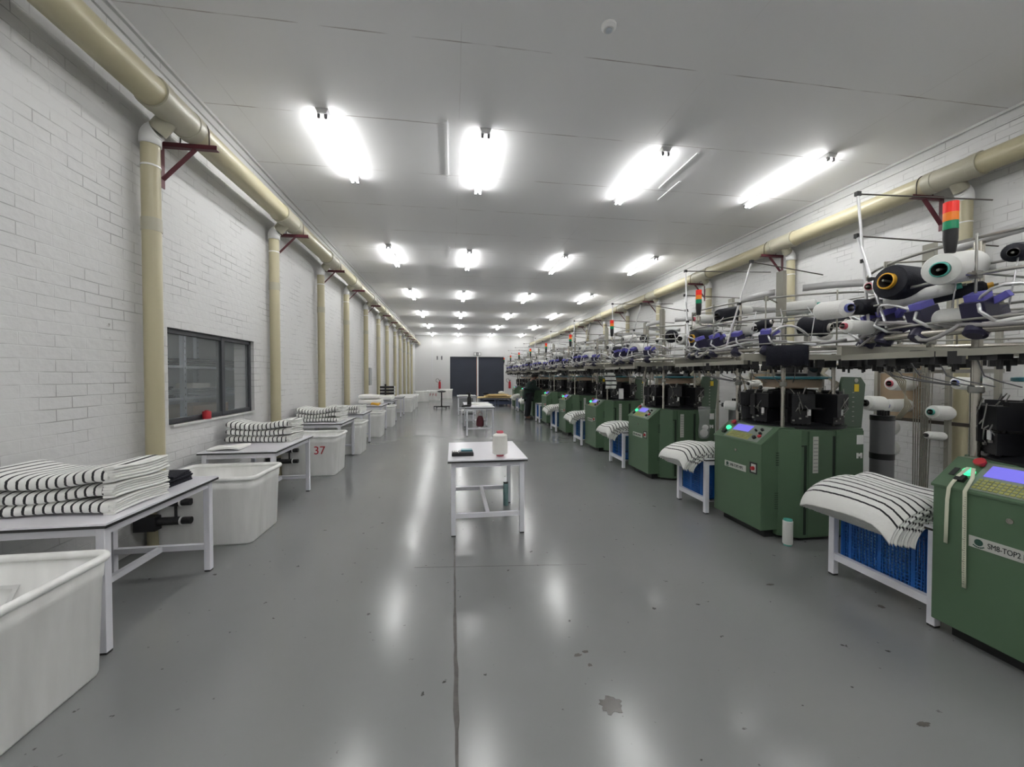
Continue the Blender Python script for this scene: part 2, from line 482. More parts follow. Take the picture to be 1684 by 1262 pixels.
        for k in range(seg):
            fs.append(self.bm.faces.new((b, V[0][(k + 1) % seg], V[0][k])))
            fs.append(self.bm.faces.new((tp, V[-1][k], V[-1][(k + 1) % seg])))
        for f in fs:
            f.smooth = True
        self._tag(fs)
        return self
    def done(self, name, mats, parent=None, loc=None, bevel=0.0, kind=None, label=None):
        bmesh.ops.recalc_face_normals(self.bm, faces=self.bm.faces)
        me = bpy.data.meshes.new(name)
        self.bm.to_mesh(me); self.bm.free()
        for m in (mats if isinstance(mats, (list, tuple)) else [mats]):
            me.materials.append(M[m] if isinstance(m, str) else m)
        o = bpy.data.objects.new(name, me)
        COL.objects.link(o)
        if parent:
            o.parent = parent
        if loc:
            o.location = loc
        if bevel:
            bv = o.modifiers.new('bevel', 'BEVEL'); bv.width = bevel; bv.segments = 2; bv.limit_method = 'ANGLE'; bv.angle_limit = 0.7
        if kind:
            o['kind'] = kind
        if label:
            o['label'] = label
        return o

def tag(o, label, cat, group=None):
    o['label'] = label; o['category'] = cat
    if group:
        o['group'] = group
    return o

def thing(name, label, cat, loc=(0, 0, 0), rz=0.0, group=None):
    o = bpy.data.objects.new(name, None)
    o.empty_display_size = 0.1
    COL.objects.link(o)
    o.location = loc; o.rotation_euler = (0, 0, rz)
    return tag(o, label, cat, group)

def dup(root, loc, rz=None, label=None, group=None, skip=()):
    """a copy of a thing with copies of its parts and their sub-parts"""
    r = root.copy(); COL.objects.link(r); r.location = loc
    if rz is not None:
        r.rotation_euler = (0, 0, rz)
    if label:
        r['label'] = label
    if group:
        r['group'] = group
    for ch in list(root.children):
        if ch.name.split('.')[0] in skip:
            continue
        c = ch.copy(); COL.objects.link(c); c.parent = r
        for g in list(ch.children):
            d = g.copy(); COL.objects.link(d); d.parent = c
    return r

def text(body, size, m, parent, loc, rot, name='lettering', ext=0.0008, align='LEFT', squeeze=1.0):
    cu = bpy.data.curves.new(name, 'FONT')
    cu.body = body; cu.size = size; cu.extrude = ext; cu.align_x = align
    cu.materials.append(M[m])
    o = bpy.data.objects.new(name, cu)
    COL.objects.link(o)
    bpy.context.view_layer.update()
    me = bpy.data.meshes.new_from_object(o.evaluated_get(bpy.context.evaluated_depsgraph_get()))
    me.name = name
    bpy.data.objects.remove(o)
    o = bpy.data.objects.new(name, me)
    COL.objects.link(o)
    o.parent = parent; o.location = loc; o.rotation_euler = rot; o.scale = (squeeze, 1, 1)
    return o

# ------------------------------------------------------------------ the room
XL, XR, YF, YB, HC = -2.68, 6.10, -10.0, 29.8, 4.45
B().box(XL - 0.3, YF, -0.2, XR + 0.3, YB + 0.3, 0).done('floor', 'floor', kind='structure')
B().box(XL - 0.3, YF, HC, XR + 0.3, YB + 0.3, HC + 0.15).done('ceiling', 'ceiling', kind='structure')
B().box(XR, YF, 0, XR + 0.25, YB + 0.3, HC).done('wall_right', 'brick_y', kind='structure')
B().box(XL - 0.3, YF - 0.2, -0.2, XR + 0.3, YF, HC + 0.15).done('wall_front', 'plaster', kind='structure')
WY0, WY1, WZ0, WZ1 = 4.26, 5.94, 1.025, 1.965
w = B()
w.box(XL - 0.25, YF, 0, XL, WY0, HC); w.box(XL - 0.25, WY1, 0, XL, YB + 0.3, HC)
w.box(XL - 0.25, WY0, 0, XL, WY1, WZ0); w.box(XL - 0.25, WY0, WZ1, XL, WY1, HC)
w.done('wall_left', 'brick_y', kind='structure')
DX0, DX1, DZ = -0.18, 3.80, 2.90
w = B()
w.box(XL, YB, 0, DX0, YB + 0.3, HC); w.box(DX1, YB, 0, XR, YB + 0.3, HC); w.box(DX0, YB, DZ, DX1, YB + 0.3, HC)
w.done('wall_back', 'plaster', kind='structure')
# cornice strips between walls and ceiling
B().box(XL, YF, HC - 0.13, XL + 0.022, YB, HC - 0.115).box(XL, YF, HC - 0.03, XL + 0.03, YB, HC).done('trim_1', 'plaster', kind='structure')
B().box(XR - 0.022, YF, HC - 0.15, XR, YB, HC - 0.135).box(XR - 0.03, YF, HC - 0.03, XR, YB, HC).done('trim_2', 'plaster', kind='structure')
for i, (x, y0, y1) in enumerate(((-0.07, 4.75, 6.05), (3.22, 4.95, 5.95), (3.42, 5.7, 6.35), (-0.07, 9.3, 10.1))):
    B().box(x - 0.015, y0, HC - 0.012, x + 0.015, y1, HC).done('trim_%d' % (i + 3), 'ceiling', kind='structure')

# floor joint and stains
rr = random.Random(3)
pl, pr_ = [], []
y = YF
while y < 7.0:
    wd = 0.004 + 0.006 * rr.random() * (1.6 if y < 2.6 else 0.8)
    c = 0.012 + (rr.random() - 0.5) * 0.006
    pl.append((c - wd, y)); pr_.append((c + wd, y))
    y += 0.05 + rr.random() * 0.06
b = B(); b.prism(pl + pr_[::-1], -0.002, 0.0012, 'Z')
b.prism([(-0.30, 3.185), (0.30, 3.12), (1.05, 3.04), (1.05, 3.043), (0.30, 3.124), (-0.30, 3.189)], -0.002, 0.0012, 'Z')
b.done('trim_8', 'crack', kind='structure')
def blot(cx, cy, rx, ry, seed):
    q = random.Random(seed)
    pts = []
    for i in range(26):
        a = 2 * PI * i / 26
        k = 0.75 + 0.45 * q.random()
        pts.append((cx + rx * k * math.cos(a), cy + ry * k * math.sin(a)))
    return pts
b = B()
for cx, cy, rx, ry, s in ((0.71, 1.713, 0.052, 0.05, 1), (0.66, 2.05, 0.02, 0.012, 2), (0.71, 2.07, 0.018, 0.01, 3), (0.70, 1.97, 0.012, 0.01, 4), (2.0, 1.42, 0.03, 0.012, 6), (2.75, 2.2, 0.02, 0.02, 7), (2.25, 2.55, 0.03, 0.01, 8)):
    b.prism(blot(cx, cy, rx, ry, s), -0.002, 0.0011, 'Z')
b.done('trim_9', 'stain', kind='structure')

# back double door
for i, (x0, x1) in enumerate(((DX0, 1.76), (1.90, DX1))):
    b = B(); b.box(x0, YB + 0.10, 0, x1, YB + 0.16, DZ)
    for k in range(11):
        b.box(x0 + 0.02, YB + 0.085, 0.2 + k * 0.25, x1 - 0.02, YB + 0.1, 0.205 + k * 0.25)
    b.done('door_%d' % (i + 1), 'door', kind='structure')
b = B(); b.box(1.76, YB + 0.08, 0, 1.79, YB + 0.16, DZ); b.mi = 1; b.box(1.79, YB + 0.06, 0, 1.90, YB + 0.16, DZ)
b.done('trim_10', ['orange', 'white'], kind='structure')

# window in the left wall
win = B()
T = 0.05
win.box(XL - 0.09, WY0, WZ0, XL - 0.04, WY0 + T, WZ1); win.box(XL - 0.09, WY1 - T, WZ0, XL - 0.04, WY1, WZ1)
win.box(XL - 0.09, WY0, WZ0, XL - 0.04, WY1, WZ0 + T); win.box(XL - 0.09, WY0, WZ1 - T, XL - 0.04, WY1, WZ1)
wm = WY0 + 0.60 * (WY1 - WY0)
win.box(XL - 0.10, wm - 0.035, WZ0, XL - 0.035, wm + 0.035, WZ1)
win = win.done('window_1', 'winframe', kind='structure', bevel=0.004)
B().box(XL - 0.068, WY0 + T, WZ0 + T, XL - 0.062, wm - 0.035, WZ1 - T).done('pane', 'glass', parent=win)
B().box(XL - 0.068, wm + 0.035, WZ0 + T, XL - 0.062, WY1 - T, WZ1 - T).done('pane', 'glass', parent=win)
# store room behind the window
SX = -5.4
b = B()
b.box(SX - 0.1, 2.5, 0, SX, 11.5, 3.0); b.box(SX, 2.4, 0, XL - 0.25, 2.5, 3.0); b.box(SX, 11.5, 0, XL - 0.25, 11.6, 3.0)
b.done('wall_store', 'store', kind='structure')
B().box(SX, 2.5, -0.2, XL - 0.3, 11.5, 0).done('floor_store', 'store', kind='structure')
B().box(SX, 2.5, 3.0, XL - 0.25, 11.5, 3.1).done('ceiling_store', 'store', kind='structure')

sh = thing('shelving_unit', 'galvanised open shelving rack in the store room behind the window', 'shelving', (-4.3, 7.4, 0))
for px, py in ((0.3, -1.35), (0.3, -0.72), (0.3, 0.82), (0.3, 2.3), (-0.4, -1.35), (-0.4, 0.82), (-0.4, 2.3)):
    b = B(); b.box(px - 0.03, py - 0.03, 0, px + 0.03, py - 0.024, 2.3); b.box(px + 0.024, py - 0.03, 0, px + 0.03, py + 0.03, 2.3)
    b.mi = 1
    for k in range(22):
        b.box(px + 0.029, py - 0.008, 0.1 + k * 0.1, px + 0.0315, py + 0.008, 0.13 + k * 0.1)
    b.done('upright', ['galv', 'greydark'], sh)
for z in (0.62, 1.17, 1.65):
    B().box(-0.42, -1.4, z - 0.035, 0.32, 2.35, z).done('shelf', 'galv', sh)
q = random.Random(12)
def heap(name, label, cat, x, y, z, sx, sy, h, m, n=7, grp=None):
    b = B()
    for k in range(n):
        b.cbox((x + (q.random() - 0.5) * 0.12, y + (q.random() - 0.5) * sy * 0.3, z + h * (k + 0.5) / n), (sx * (0.8 + 0.3 * q.random()), sy * (0.75 + 0.3 * q.random()), h / n * 0.98), (q.random() - 0.5) * 0.15)
    return tag(b.done(name, m, bevel=0.004), label, cat, grp)
heap('garment_pile', 'dark folded goods lying on the upper shelf behind the window', 'fabric pile', -4.3, 7.85, 1.65, 0.5, 1.6, 0.13, 'black_fab')
heap('parts_pile', 'silver wrapped parts heaped on the middle shelf behind the window', 'parts', -4.3, 7.7, 1.17, 0.5, 1.4, 0.12, 'galv', 9)
tag(B().box(-4.3, 7.0, 1.30, -4.05, 7.45, 1.38).done('carton', 'label', bevel=0.004), 'pale flat carton on top of the silver parts behind the window', 'box')
heap('garment_pile', 'black goods at the near end of the middle shelf behind window', 'fabric pile', -4.3, 6.35, 1.17, 0.5, 0.4, 0.17, 'black_fab')
tag(B().box(-4.6, 7.0, 0.62, -4.05, 8.0, 1.02).done('carton', 'card', bevel=0.01), 'brown carton on the lowest visible shelf behind the window', 'box')
# added lamp, out of view, that brightens the store room
sl = thing('ceiling_light', 'added single fluorescent light brightening the store room behind the window', 'light', (-3.5, 6.4, 2.97))
B().box(-0.04, -0.6, -0.02, 0.04, 0.6, 0.03).done('housing', 'fixture', sl)
B().cyl((0, -0.58, -0.045), (0, 0.58, -0.045), 0.014).done('tube', 'tube', sl)
# red roll on the sill
t = thing('tape_roll', 'red plastic tub standing on the window sill', 'tub', (XL + 0.0, 4.86, WZ0))
B().box(XL - 0.04, WY0 + 0.02, WZ0 - 0.02, XL + 0.03, WY1 - 0.02, WZ0).done('trim_11', 'plaster', kind='structure')
B().lathe([(0.038, 0), (0.042, 0.01), (0.042, 0.075), (0.036, 0.085)], (-0.0, 0, 0), seg=20).done('body', 'red', t)
B().lathe([(0.02, 0.085), (0.02, 0.095)], (0, 0, 0), seg=14).done('neck', 'red', t)

# ------------------------------------------------------------------ ceiling lights
LX = (-1.42, 0.40, 2.74, 4.98)
LY = [0.95 + 4.63 * k for k in range(-2, 7)]  # the two rows behind the camera are added, unseen, to brighten the near end
rown = ['second added row behind the camera', 'first added row behind the camera', 'row above the camera', 'first row ahead', 'second row ahead', 'third row ahead', 'fourth row ahead', 'fifth row ahead', 'row nearest the back wall']
coln = ['beside the left wall', 'second from the left wall', 'second from the right wall', 'beside the right wall']
Lt = None
for r in range(9):
    for c in range(4):
        yc = LY[r] + (-0.05, 0.05, 0.1, -0.1)[c] + 0.0
        lab = 'twin tube fluorescent ceiling light, %s, %s' % (rown[r], coln[c])
        if Lt is None:
            Lt = thing('ceiling_light', lab, 'light', (LX[c], yc, HC), 0, 'twin tube ceiling lights')
            B().prism([(-0.045, -0.058), (0.045, -0.058), (0.068, -0.003), (-0.068, -0.003)], -0.8, 0.8, 'Y').done('housing', 'fixture', Lt)
            for s in (-1, 1):
                tb = B().cyl((s * 0.036, -0.75, -0.08), (s * 0.036, 0.75, -0.08), 0.0135, seg=10).done('tube', 'tube', Lt)
                for e in (-1, 1):
                    B().cbox((s * 0.036, e * 0.765, -0.07), (0.03, 0.03, 0.055)).done('lamp_holder', 'greydark', tb)
        else:
            dup(Lt, (LX[c], yc, HC), None, lab)
# smoke detector
t = thing('smoke_detector', 'round white smoke detector on the ceiling', 'smoke detector', (1.31, 3.28, HC))
B().lathe([(0.062, 0), (0.062, -0.02), (0.05, -0.035), (0.042, -0.04)], seg=24).done('base', 'white', t)
B().lathe([(0.028, -0.04), (0.028, -0.05), (0.012, -0.058)], seg=18).done('sensor', 'galv', t)

# ------------------------------------------------------------------ pipes along both walls
def main_pipe(x, z, ys, side, label):
    t = thing('suction_pipe', label, 'pipe', (x, 0, z))
    B().cyl((0, YF + 0.05, 0), (0, YB - 0.05, 0), 0.118, seg=28).done('pipe_body', 'cream', t)
    for y in ys:
        b = B()
        b.lathe([(0.1185, -0.26), (0.133, -0.26), (0.133, -0.17), (0.127, -0.165), (0.127, 0.165), (0.133, 0.17), (0.133, 0.26), (0.1185, 0.26)], (0, y, 0), (0, 1, 0), 28, cap=False)
        j = b.done('tee_fitting', 'cream_fit', t)
    return t
PL = [3.93, 6.36, 8.47, 10.4, 12.65, 14.7, 16.6, 18.8, 20.6, 22.4, 24.3, 26.3]
PR = [1.75, 3.95, 6.42, 8.75, 11.1, 13.2, 15.3, 17.4, 19.5]
PLX, PRX, PZ = -2.40, 5.84, 3.80
main_pipe(PLX, PZ, PL, -1, 'long cream suction pipe under the ceiling along the left wall')
main_pipe(PRX, PZ + 0.07, PR, 1, 'long cream suction pipe under the ceiling along the right wall')
ordn = ['first', 'second', 'third', 'fourth', 'fifth', 'sixth', 'seventh', 'eighth', 'ninth', 'tenth', 'eleventh', 'twelfth']
def downpipe(side, x, xm, zm, y, label, group):
    t = thing('downpipe', label, 'pipe', (x, y, 0), 0, group)
    s = 1 if side < 0 else -1        # direction from wall to room
    zb = zm - 0.26
    B().cyl((0, 0, 0), (0, 0, zb), 0.068, seg=22).done('pipe_body', 'cream', t)
    # elbow towards the main pipe
    pts = []
    for i in range(9):
        a = PI / 2 * 0.75 * i / 8
        pts.append((s * 0.085 * (1 - math.cos(a)), 0, zb + 0.0 + 0.085 * math.sin(a)))
    b = B(); b.tube([(0, 0, zb - 0.05)] + pts, 0.078, 18)
    b.done('elbow', 'white_pvc', t)
    p = Vector(pts[-1]); dx = (xm - x) - p.x; dz = zm - 0.03 - p.z
    B().cyl(p, (p.x + dx * 0.8, 0, p.z + dz * 0.8), 0.074, seg=20).done('branch', 'cream_fit', t)
    B().cyl((0, 0, 2.75), (0, 0, 2.86), 0.073, seg=22).done('coupling', 'cream_fit', t)
    B().cyl((0, 0, 3.3), (0, 0, 3.315), 0.072, seg=22).cbox((-s * 0.08, 0, 3.307), (0.036, 0.012, 0.012)).done('clamp', 'white_pvc', t)
    return t
dpl = None
for i, y in enumerate(PL):
    lab = '%s cream vertical pipe along the left wall, counting from the camera' % ordn[i]
    if dpl is None:
        dpl = downpipe(-1, XL + 0.10, PLX, PZ, y, lab, 'vertical pipes on the left wall')
    else:
        dup(dpl, (XL + 0.10, y, 0), None, lab)
dpr = None
for i, y in enumerate(PR):
    lab = '%s cream vertical pipe along the right wall, counting from the camera' % ordn[i]
    if dpr is None:
        dpr = downpipe(1, XR - 0.10, PRX, PZ + 0.07, y, lab, 'vertical pipes on the right wall')
    else:
        dup(dpr, (XR - 0.10, y, 0), None, lab)
def bracket(side, xw, xm, zm, y, label, group):
    s = 1 if side < 0 else -1
    t = thing('pipe_bracket', label, 'bracket', (xw, y, zm), 0, group)
    zt = -0.125
    d = abs(xm - xw)
    def bx(b, x0, y0, z0, x1, y1, z1):
        b.box(min(s * x0, s * x1), y0, z0, max(s * x0, s * x1), y1, z1)
    b = B(); bx(b, 0.0, -0.025, zt - 0.04, d + 0.2, 0.025, zt - 0.034); bx(b, 0.0, -0.025, zt - 0.04, d + 0.2, -0.019, zt)
    b.done('arm', 'darksteel' if False else 'maroon', t)
    b = B(); bx(b, 0.0, -0.025, zt - 0.42, 0.006, 0.025, zt)
    b.done('wall_plate', 'maroon', t)
    L = math.hypot(d, 0.30)
    b = B(); b.cbox((s * (d * 0.5 + 0.003), 0, zt - 0.19), (L, 0.05, 0.008), 0, -s * math.atan2(0.30, d))
    b.done('strut', 'maroon', t)
    pts = [(s * d - 0.124, 0, zt - 0.02)] + [(s * d + 0.124 * math.cos(a), 0, 0.124 * math.sin(a)) for a in [PI - PI * k / 12 for k in range(13)]] + [(s * d + 0.124, 0, zt - 0.02)]
    B().tube(pts, 0.006, 6).done('u_bolt', 'darksteel', t)
    return t
bl = None
for i, y in enumerate(PL):
    lab = 'maroon wall bracket carrying the ceiling pipe beside the %s pipe on the left wall' % ordn[i]
    if bl is None:
        bl = bracket(-1, XL, PLX, PZ, y + 0.3, lab, 'brackets of the left suction pipe')
    else:
        dup(bl, (XL, y + 0.3, PZ), None, lab)
br_ = None
for i, y in enumerate(PR):
    lab = 'maroon wall bracket carrying the ceiling pipe beside the %s pipe on the right wall' % ordn[i]
    if br_ is None:
        br_ = bracket(1, XR, PRX, PZ + 0.07, y + 0.3, lab, 'brackets of the right suction pipe')
    else:
        dup(br_, (XR, y + 0.3, PZ + 0.07), None, lab)
# black suction manifolds on the foot of the left pipes, under the tables
mf = thing('suction_manifold', 'black twin valve manifold on the first left pipe, under the nearest table', 'valve', (XL + 0.10, 3.93, 0), 0, 'valve manifolds on the left pipes')
for z in (0.24, 0.40):
    bx = B().box(-0.078, -0.16, z - 0.06, 0.09, -0.069, z + 0.06).done('valve_box', 'blackm', mf, bevel=0.004)
    B().cyl((0.09, -0.11, z + 0.01), (0.26, -0.11, z + 0.01), 0.034, seg=16).done('nozzle', 'black', bx)
    B().cyl((0.26, -0.11, z + 0.01), (0.272, -0.11, z + 0.01), 0.038, seg=16).done('clamp_ring', 'white', bx)
    B().cyl((0.272, -0.11, z + 0.01), (0.34, -0.11, z + 0.01), 0.03, seg=16).done('nozzle_tip', 'black', bx)
B().cyl((0.22, -0.11, 0.22), (0.22, -0.11, 0.54), 0.011, seg=8).cyl((0.16, -0.11, 0.545), (0.33, -0.11, 0.555), 0.022, seg=12).done('riser', 'black', mf)
for i in range(1, 8):
    dup(mf, (XL + 0.10, PL[i], 0), None, 'black twin valve manifold on the foot of the %s left pipe' % ordn[i])
# grey cabinet on the left wall and conduit
tag(B().box(XL, 13.1, 1.2, XL + 0.12, 13.4, 1.75).done('junction_box', 'grey_box', bevel=0.008), 'narrow grey metal box on the left wall between two pipes', 'box')
b = B(); b.box(-1.50, YB - 0.03, 1.35, -1.42, YB, HC)
tag(b.done('conduit', 'fixture'), 'white cable trunking running down the back wall', 'conduit')
t = thing('switch', 'small black switch on the back wall beside the conduit, nearer the conduit', 'switch', (-1.10, YB - 0.02, 2.8), 0, 'switches on the back wall')
B().box(-0.05, -0.02, -0.14, 0.05, 0.02, 0.14).done('plate', 'greydark', t)
B().box(-0.02, -0.035, -0.03, 0.02, -0.02, 0.03).done('rocker', 'black', t)
dup(t, (-0.78, YB - 0.02, 2.8), None, 'small black switch on the back wall, nearer the dark double door')
# exit sign
t = thing('exit_sign', 'small black and white exit sign above the dark double door', 'sign', (1.82, YB - 0.02, 3.1))
B().box(-0.26, -0.015, -0.115, 0.26, 0.02, 0.115).done('plate', 'black', t)
B().box(-0.24, -0.02, -0.095, -0.08, -0.015, 0.095).box(0.08, -0.02, -0.095, 0.24, -0.015, 0.095).done('arrow_panel', 'white', t)
b = B(); b.sphere((0.0, -0.018, 0.06), 0.022, 10, 6); b.tube([(0, -0.018, 0.04), (0.01, -0.018, -0.02), (-0.03, -0.018, -0.085)], 0.012, 6); b.tube([(0.01, -0.018, -0.02), (0.045, -0.018, -0.05), (0.05, -0.018, -0.085)], 0.011, 6); b.tube([(-0.05, -0.018, 0.0), (0, -0.018, 0.035), (0.05, -0.018, 0.01)], 0.009, 6)
b.done('running_figure', 'white', t)
# fire extinguishers
def extinguisher(x, label):
    t = thing('fire_extinguisher', label, 'fire extinguisher', (x, YB - 0.11, 0.55), 0, 'fire extinguishers on the back wall')
    B().lathe([(0.06, 0), (0.085, 0.02), (0.085, 0.44), (0.06, 0.52), (0.03, 0.55)], seg=18).done('cylinder', 'red', t)
    B().cyl((0, 0, 0.55), (0, 0, 0.6), 0.025).cbox((0.03, 0, 0.62), (0.14, 0.025, 0.02), 0, -0.3).cbox((0.03, 0, 0.585), (0.12, 0.02, 0.015)).done('valve', 'black', t)
    B().tube([(-0.02, -0.0, 0.6), (-0.12, -0.03, 0.74), (-0.24, -0.03, 0.70), (-0.27, -0.03, 0.58), (-0.2, -0.03, 0.5), (-0.12, -0.03, 0.45)], 0.014, 8).done('hose', 'black', t)
    B().box(-0.03, 0.085, 0.2, 0.03, 0.108, 0.4).done('wall_hook', 'white', t)
extinguisher(-0.93, 'red fire extinguisher on the back wall beside the white bins')
extinguisher(4.22, 'red fire extinguisher on the back wall beside the machines')

# ------------------------------------------------------------------ tables
def work_table(name, label, x0, x1, y0, y1, ht=0.72, stretch='Y', group=None, brace=True):
    cx, cy = (x0 + x1) / 2, (y0 + y1) / 2
    wx, wy = (x1 - x0) / 2, (y1 - y0) / 2
    t = thing(name, label, 'table', (cx, cy, 0), 0, group)
    b = B(); b.box(-wx, -wy, ht - 0.012, wx, wy, ht); b.mi = 1; b.box(-wx - 0.001, -wy - 0.001, ht - 0.026, wx + 0.001, wy + 0.001, ht - 0.011)
    b.done('table_top', ['lam', 'black'], t)
    ins = 0.05; s = 0.022
    for sx in (-1, 1):
        for sy in (-1, 1):
            lx, ly = sx * (wx - ins), sy * (wy - ins)
            lg = B().box(lx - s, ly - s, 0.012, lx + s, ly + s, ht - 0.026).done('leg', 'frame_w', t, bevel=0.003)
            B().box(lx - s * 0.9, ly - s * 0.9, 0, lx + s * 0.9, ly + s * 0.9, 0.012).done('foot', 'black', lg)
    b = B()
    for sy in (-1, 1):
        b.box(-wx + ins + s, sy * (wy - ins) - 0.015, ht - 0.075, wx - ins - s, sy * (wy - ins) + 0.015, ht - 0.026)
    for sx in (-1, 1):
        b.box(sx * (wx - ins) - 0.015, -wy + ins + s, ht - 0.075, sx * (wx - ins) + 0.015, wy - ins - s, ht - 0.026)
    b.done('apron', 'frame_w', t)
    zs = 0.17
    for sy in (-1, 1):
        B().box(-wx + ins + s, sy * (wy - ins) - 0.018, zs, wx - ins - s, sy * (wy - ins) + 0.018, zs + 0.04).done('stretcher', 'frame_w', t)
    if brace:
        B().box(-0.018, -wy + ins + 0.018, zs, 0.018, wy - ins - 0.018, zs + 0.038).done('stretcher', 'frame_w', t)
    return t
LTY = [(2.39, 3.42), (4.46, 5.57), (6.93, 7.95), (8.55, 9.45), (10.75, 11.7), (12.75, 13.75), (14.9, 15.9)]
LTL = ['white steel table nearest the camera by the left wall', 'white steel table below the window, second along the left wall', 'white steel table with striped stack, third along the left wall', 'white steel table with low striped stack, fourth along the left wall',
       'white steel table with yellow cloth, fifth along the left wall', 'white steel table with white cloth, sixth along the left wall', 'white steel table, seventh along the left wall, near the far bins']
for (y0, y1), lab in zip(LTY, LTL):
    work_table('work_table', lab, -2.56, -1.81, y0, y1, group='work tables along the left wall')
work_table('work_table', 'white steel table in the middle of the aisle nearest the camera', -0.045, 0.70, 3.71, 4.72, group='work tables in the aisle')
work_table('work_table', 'white steel table further down the aisle with papers and black bottle', 0.30, 1.04, 9.9, 11.9, group='work tables in the aisle')
work_table('work_table', 'farthest white steel table in the aisle, nearly empty', 0.17, 0.90, 15.3, 16.4, group='work tables in the aisle')

# things on the aisle tables
t = thing('yarn_cone', 'white yarn cone with pink tube upright on the nearest aisle table', 'yarn cone', (0.455, 3.87, 0.72))
B().lathe([(0.060, 0.02), (0.075, 0.028), (0.071, 0.20), (0.060, 0.212), (0.034, 0.222)], seg=28).done('yarn', 'yarn_c', t)
B().lathe([(0.035, 0.0), (0.036, 0.03)], seg=20, cap=True).done('tube_foot', 't_pink', t)
b = B(); b.lathe([(0.033, 0.215), (0.034, 0.238), (0.031, 0.242), (0.026, 0.236), (0.024, 0.22)], seg=20)
b.done('tube', 't_pink', t)
t = thing('weighing_scale', 'small black weighing scale with teal tray on the nearest aisle table', 'scale', (0.10, 3.95, 0.72))
B().box(-0.11, -0.06, 0.0, 0.10, 0.06, 0.034).done('base', 'black', t, bevel=0.004)
b = B(); b.box(-0.04, -0.04, 0.034, 0.095, 0.055, 0.042); b.done('platform', 'greydark', t)
b = B(); b.box(-0.02, -0.03, 0.042, 0.09, 0.05, 0.056); b.done('tray', 'teal', t, bevel=0.003)
b = B(); b.box(-0.105, -0.045, 0.034, -0.05, 0.045, 0.039)
b.mi = 1
for kx in range(3):
    for ky in range(4):
        b.box(-0.1 + kx * 0.018, -0.04 + ky * 0.02, 0.039, -0.088 + kx * 0.018, -0.026 + ky * 0.02, 0.043)
b.done('keypad', ['black', 'white'], t)
t = thing('wrapped_tube', 'teal plastic wrapped tube standing by the aisle table back leg', 'tube', (0.605, 4.58, 0))
B().lathe([(0.028, 0), (0.030, 0.01), (0.030, 0.25), (0.027, 0.26)], seg=18).done('body', 'tealfilm', t)
B().lathe([(0.028, 0.25), (0.028, 0.275), (0.02, 0.275)], seg=18).done('cap', 'black', t)
# second aisle table
t = thing('bottle', 'black spray bottle on the second aisle table', 'bottle', (0.42, 10.3, 0.72))
B().lathe([(0.05, 0), (0.055, 0.02), (0.055, 0.2), (0.03, 0.25), (0.028, 0.29)], seg=16).done('body', 'black', t)
B().lathe([(0.034, 0.29), (0.034, 0.34)], seg=14).cbox((-0.03, 0, 0.33), (0.09, 0.025, 0.03)).done('spray_head', 'black', t)
q = random.Random(5)
for i in range(4):
    z = 0.72 + 0.004 * i
    tag(B().cbox((0.72 + q.random() * 0.08, 10.6 + 0.18 * i, z + 0.002), (0.42, 0.5, 0.004), q.random() - 0.5).done('paper_sheet', 'white'), 'white paper sheet spread on the second aisle table', 'paper', 'papers on the second aisle table')
t = thing('hand_tool', 'black hand tool with cable at the edge of the second aisle table', 'tool', (0.36, 10.05, 0.72))
B().cbox((0, 0, 0.03), (0.16, 0.06, 0.05), 0.4).done('body', 'black', t, bevel=0.01)
B().cbox((-0.09, -0.02, 0.02), (0.1, 0.035, 0.035), 0.6).done('grip', 'blackm', t, bevel=0.008)
t = thing('bag', 'maroon bag resting on the lower bar of the second aisle table', 'bag', (0.69, 10.2, 0.21))
B().loft([[(0.10 * k * math.cos(a), 0.13 * k * math.sin(a), z) for a in [2 * PI * i / 14 for i in range(14)]] for z, k in ((0, 0.8), (0.03, 1), (0.16, 0.95), (0.24, 0.7), (0.27, 0.3))]).done('body', 'maroonbag', t)
B().tube([(-0.05, 0, 0.25), (-0.06, 0, 0.33), (0, 0, 0.37), (0.06, 0, 0.33), (0.05, 0, 0.25)], 0.008, 6).done('handle', 'maroon', t)
t = thing('box', 'flat pale carton lying on the farthest aisle table', 'box', (0.5, 15.7, 0.72))
B().box(-0.25, -0.15, 0, 0.25, 0.15, 0.035).done('body', 'label', t, bevel=0.004)
t = thing('stool', 'low white topped stool with black shelf between the aisle tables', 'stool', (0.47, 12.9, 0))
B().box(-0.2, -0.16, 0.37, 0.2, 0.16, 0.41).done('seat', 'white', t, bevel=0.006)
for sx in (-1, 1):
    for sy in (-1, 1):
        B().box(sx * 0.18 - 0.015, sy * 0.14 - 0.015, 0, sx * 0.18 + 0.015, sy * 0.14 + 0.015, 0.37).done('leg', 'frame_w', t)
B().box(-0.165, -0.13, 0.27, 0.165, 0.13, 0.30).done('shelf', 'black', t)
# pedestal on a star base
t = thing('pedestal_stand', 'black pedestal stand on a star base down the aisle', 'stand', (-0.50, 18.7, 0))
b = B()
for k in range(5):
    a = 2 * PI * k / 5 + 0.3
    b.cbox((0.19 * math.cos(a), 0.19 * math.sin(a), 0.085), (0.38, 0.05, 0.04), a)
b.lathe([(0.06, 0.05), (0.06, 0.12)], seg=14)
b.done('star_base', 'black', t)
for k in range(5):
    a = 2 * PI * k / 5 + 0.3
    B().lathe([(0.035, -0.02), (0.035, 0.02)], (0.36 * math.cos(a), 0.36 * math.sin(a), 0.035), (-math.sin(a), math.cos(a), 0), 12).done('caster', 'greydark', t)
B().cyl((0, 0, 0.1), (0, 0, 0.74), 0.03).done('column', 'black', t)
B().lathe([(0.08, 0.73), (0.19, 0.75), (0.19, 0.80), (0.05, 0.82)], seg=20).done('seat', 'black', t)
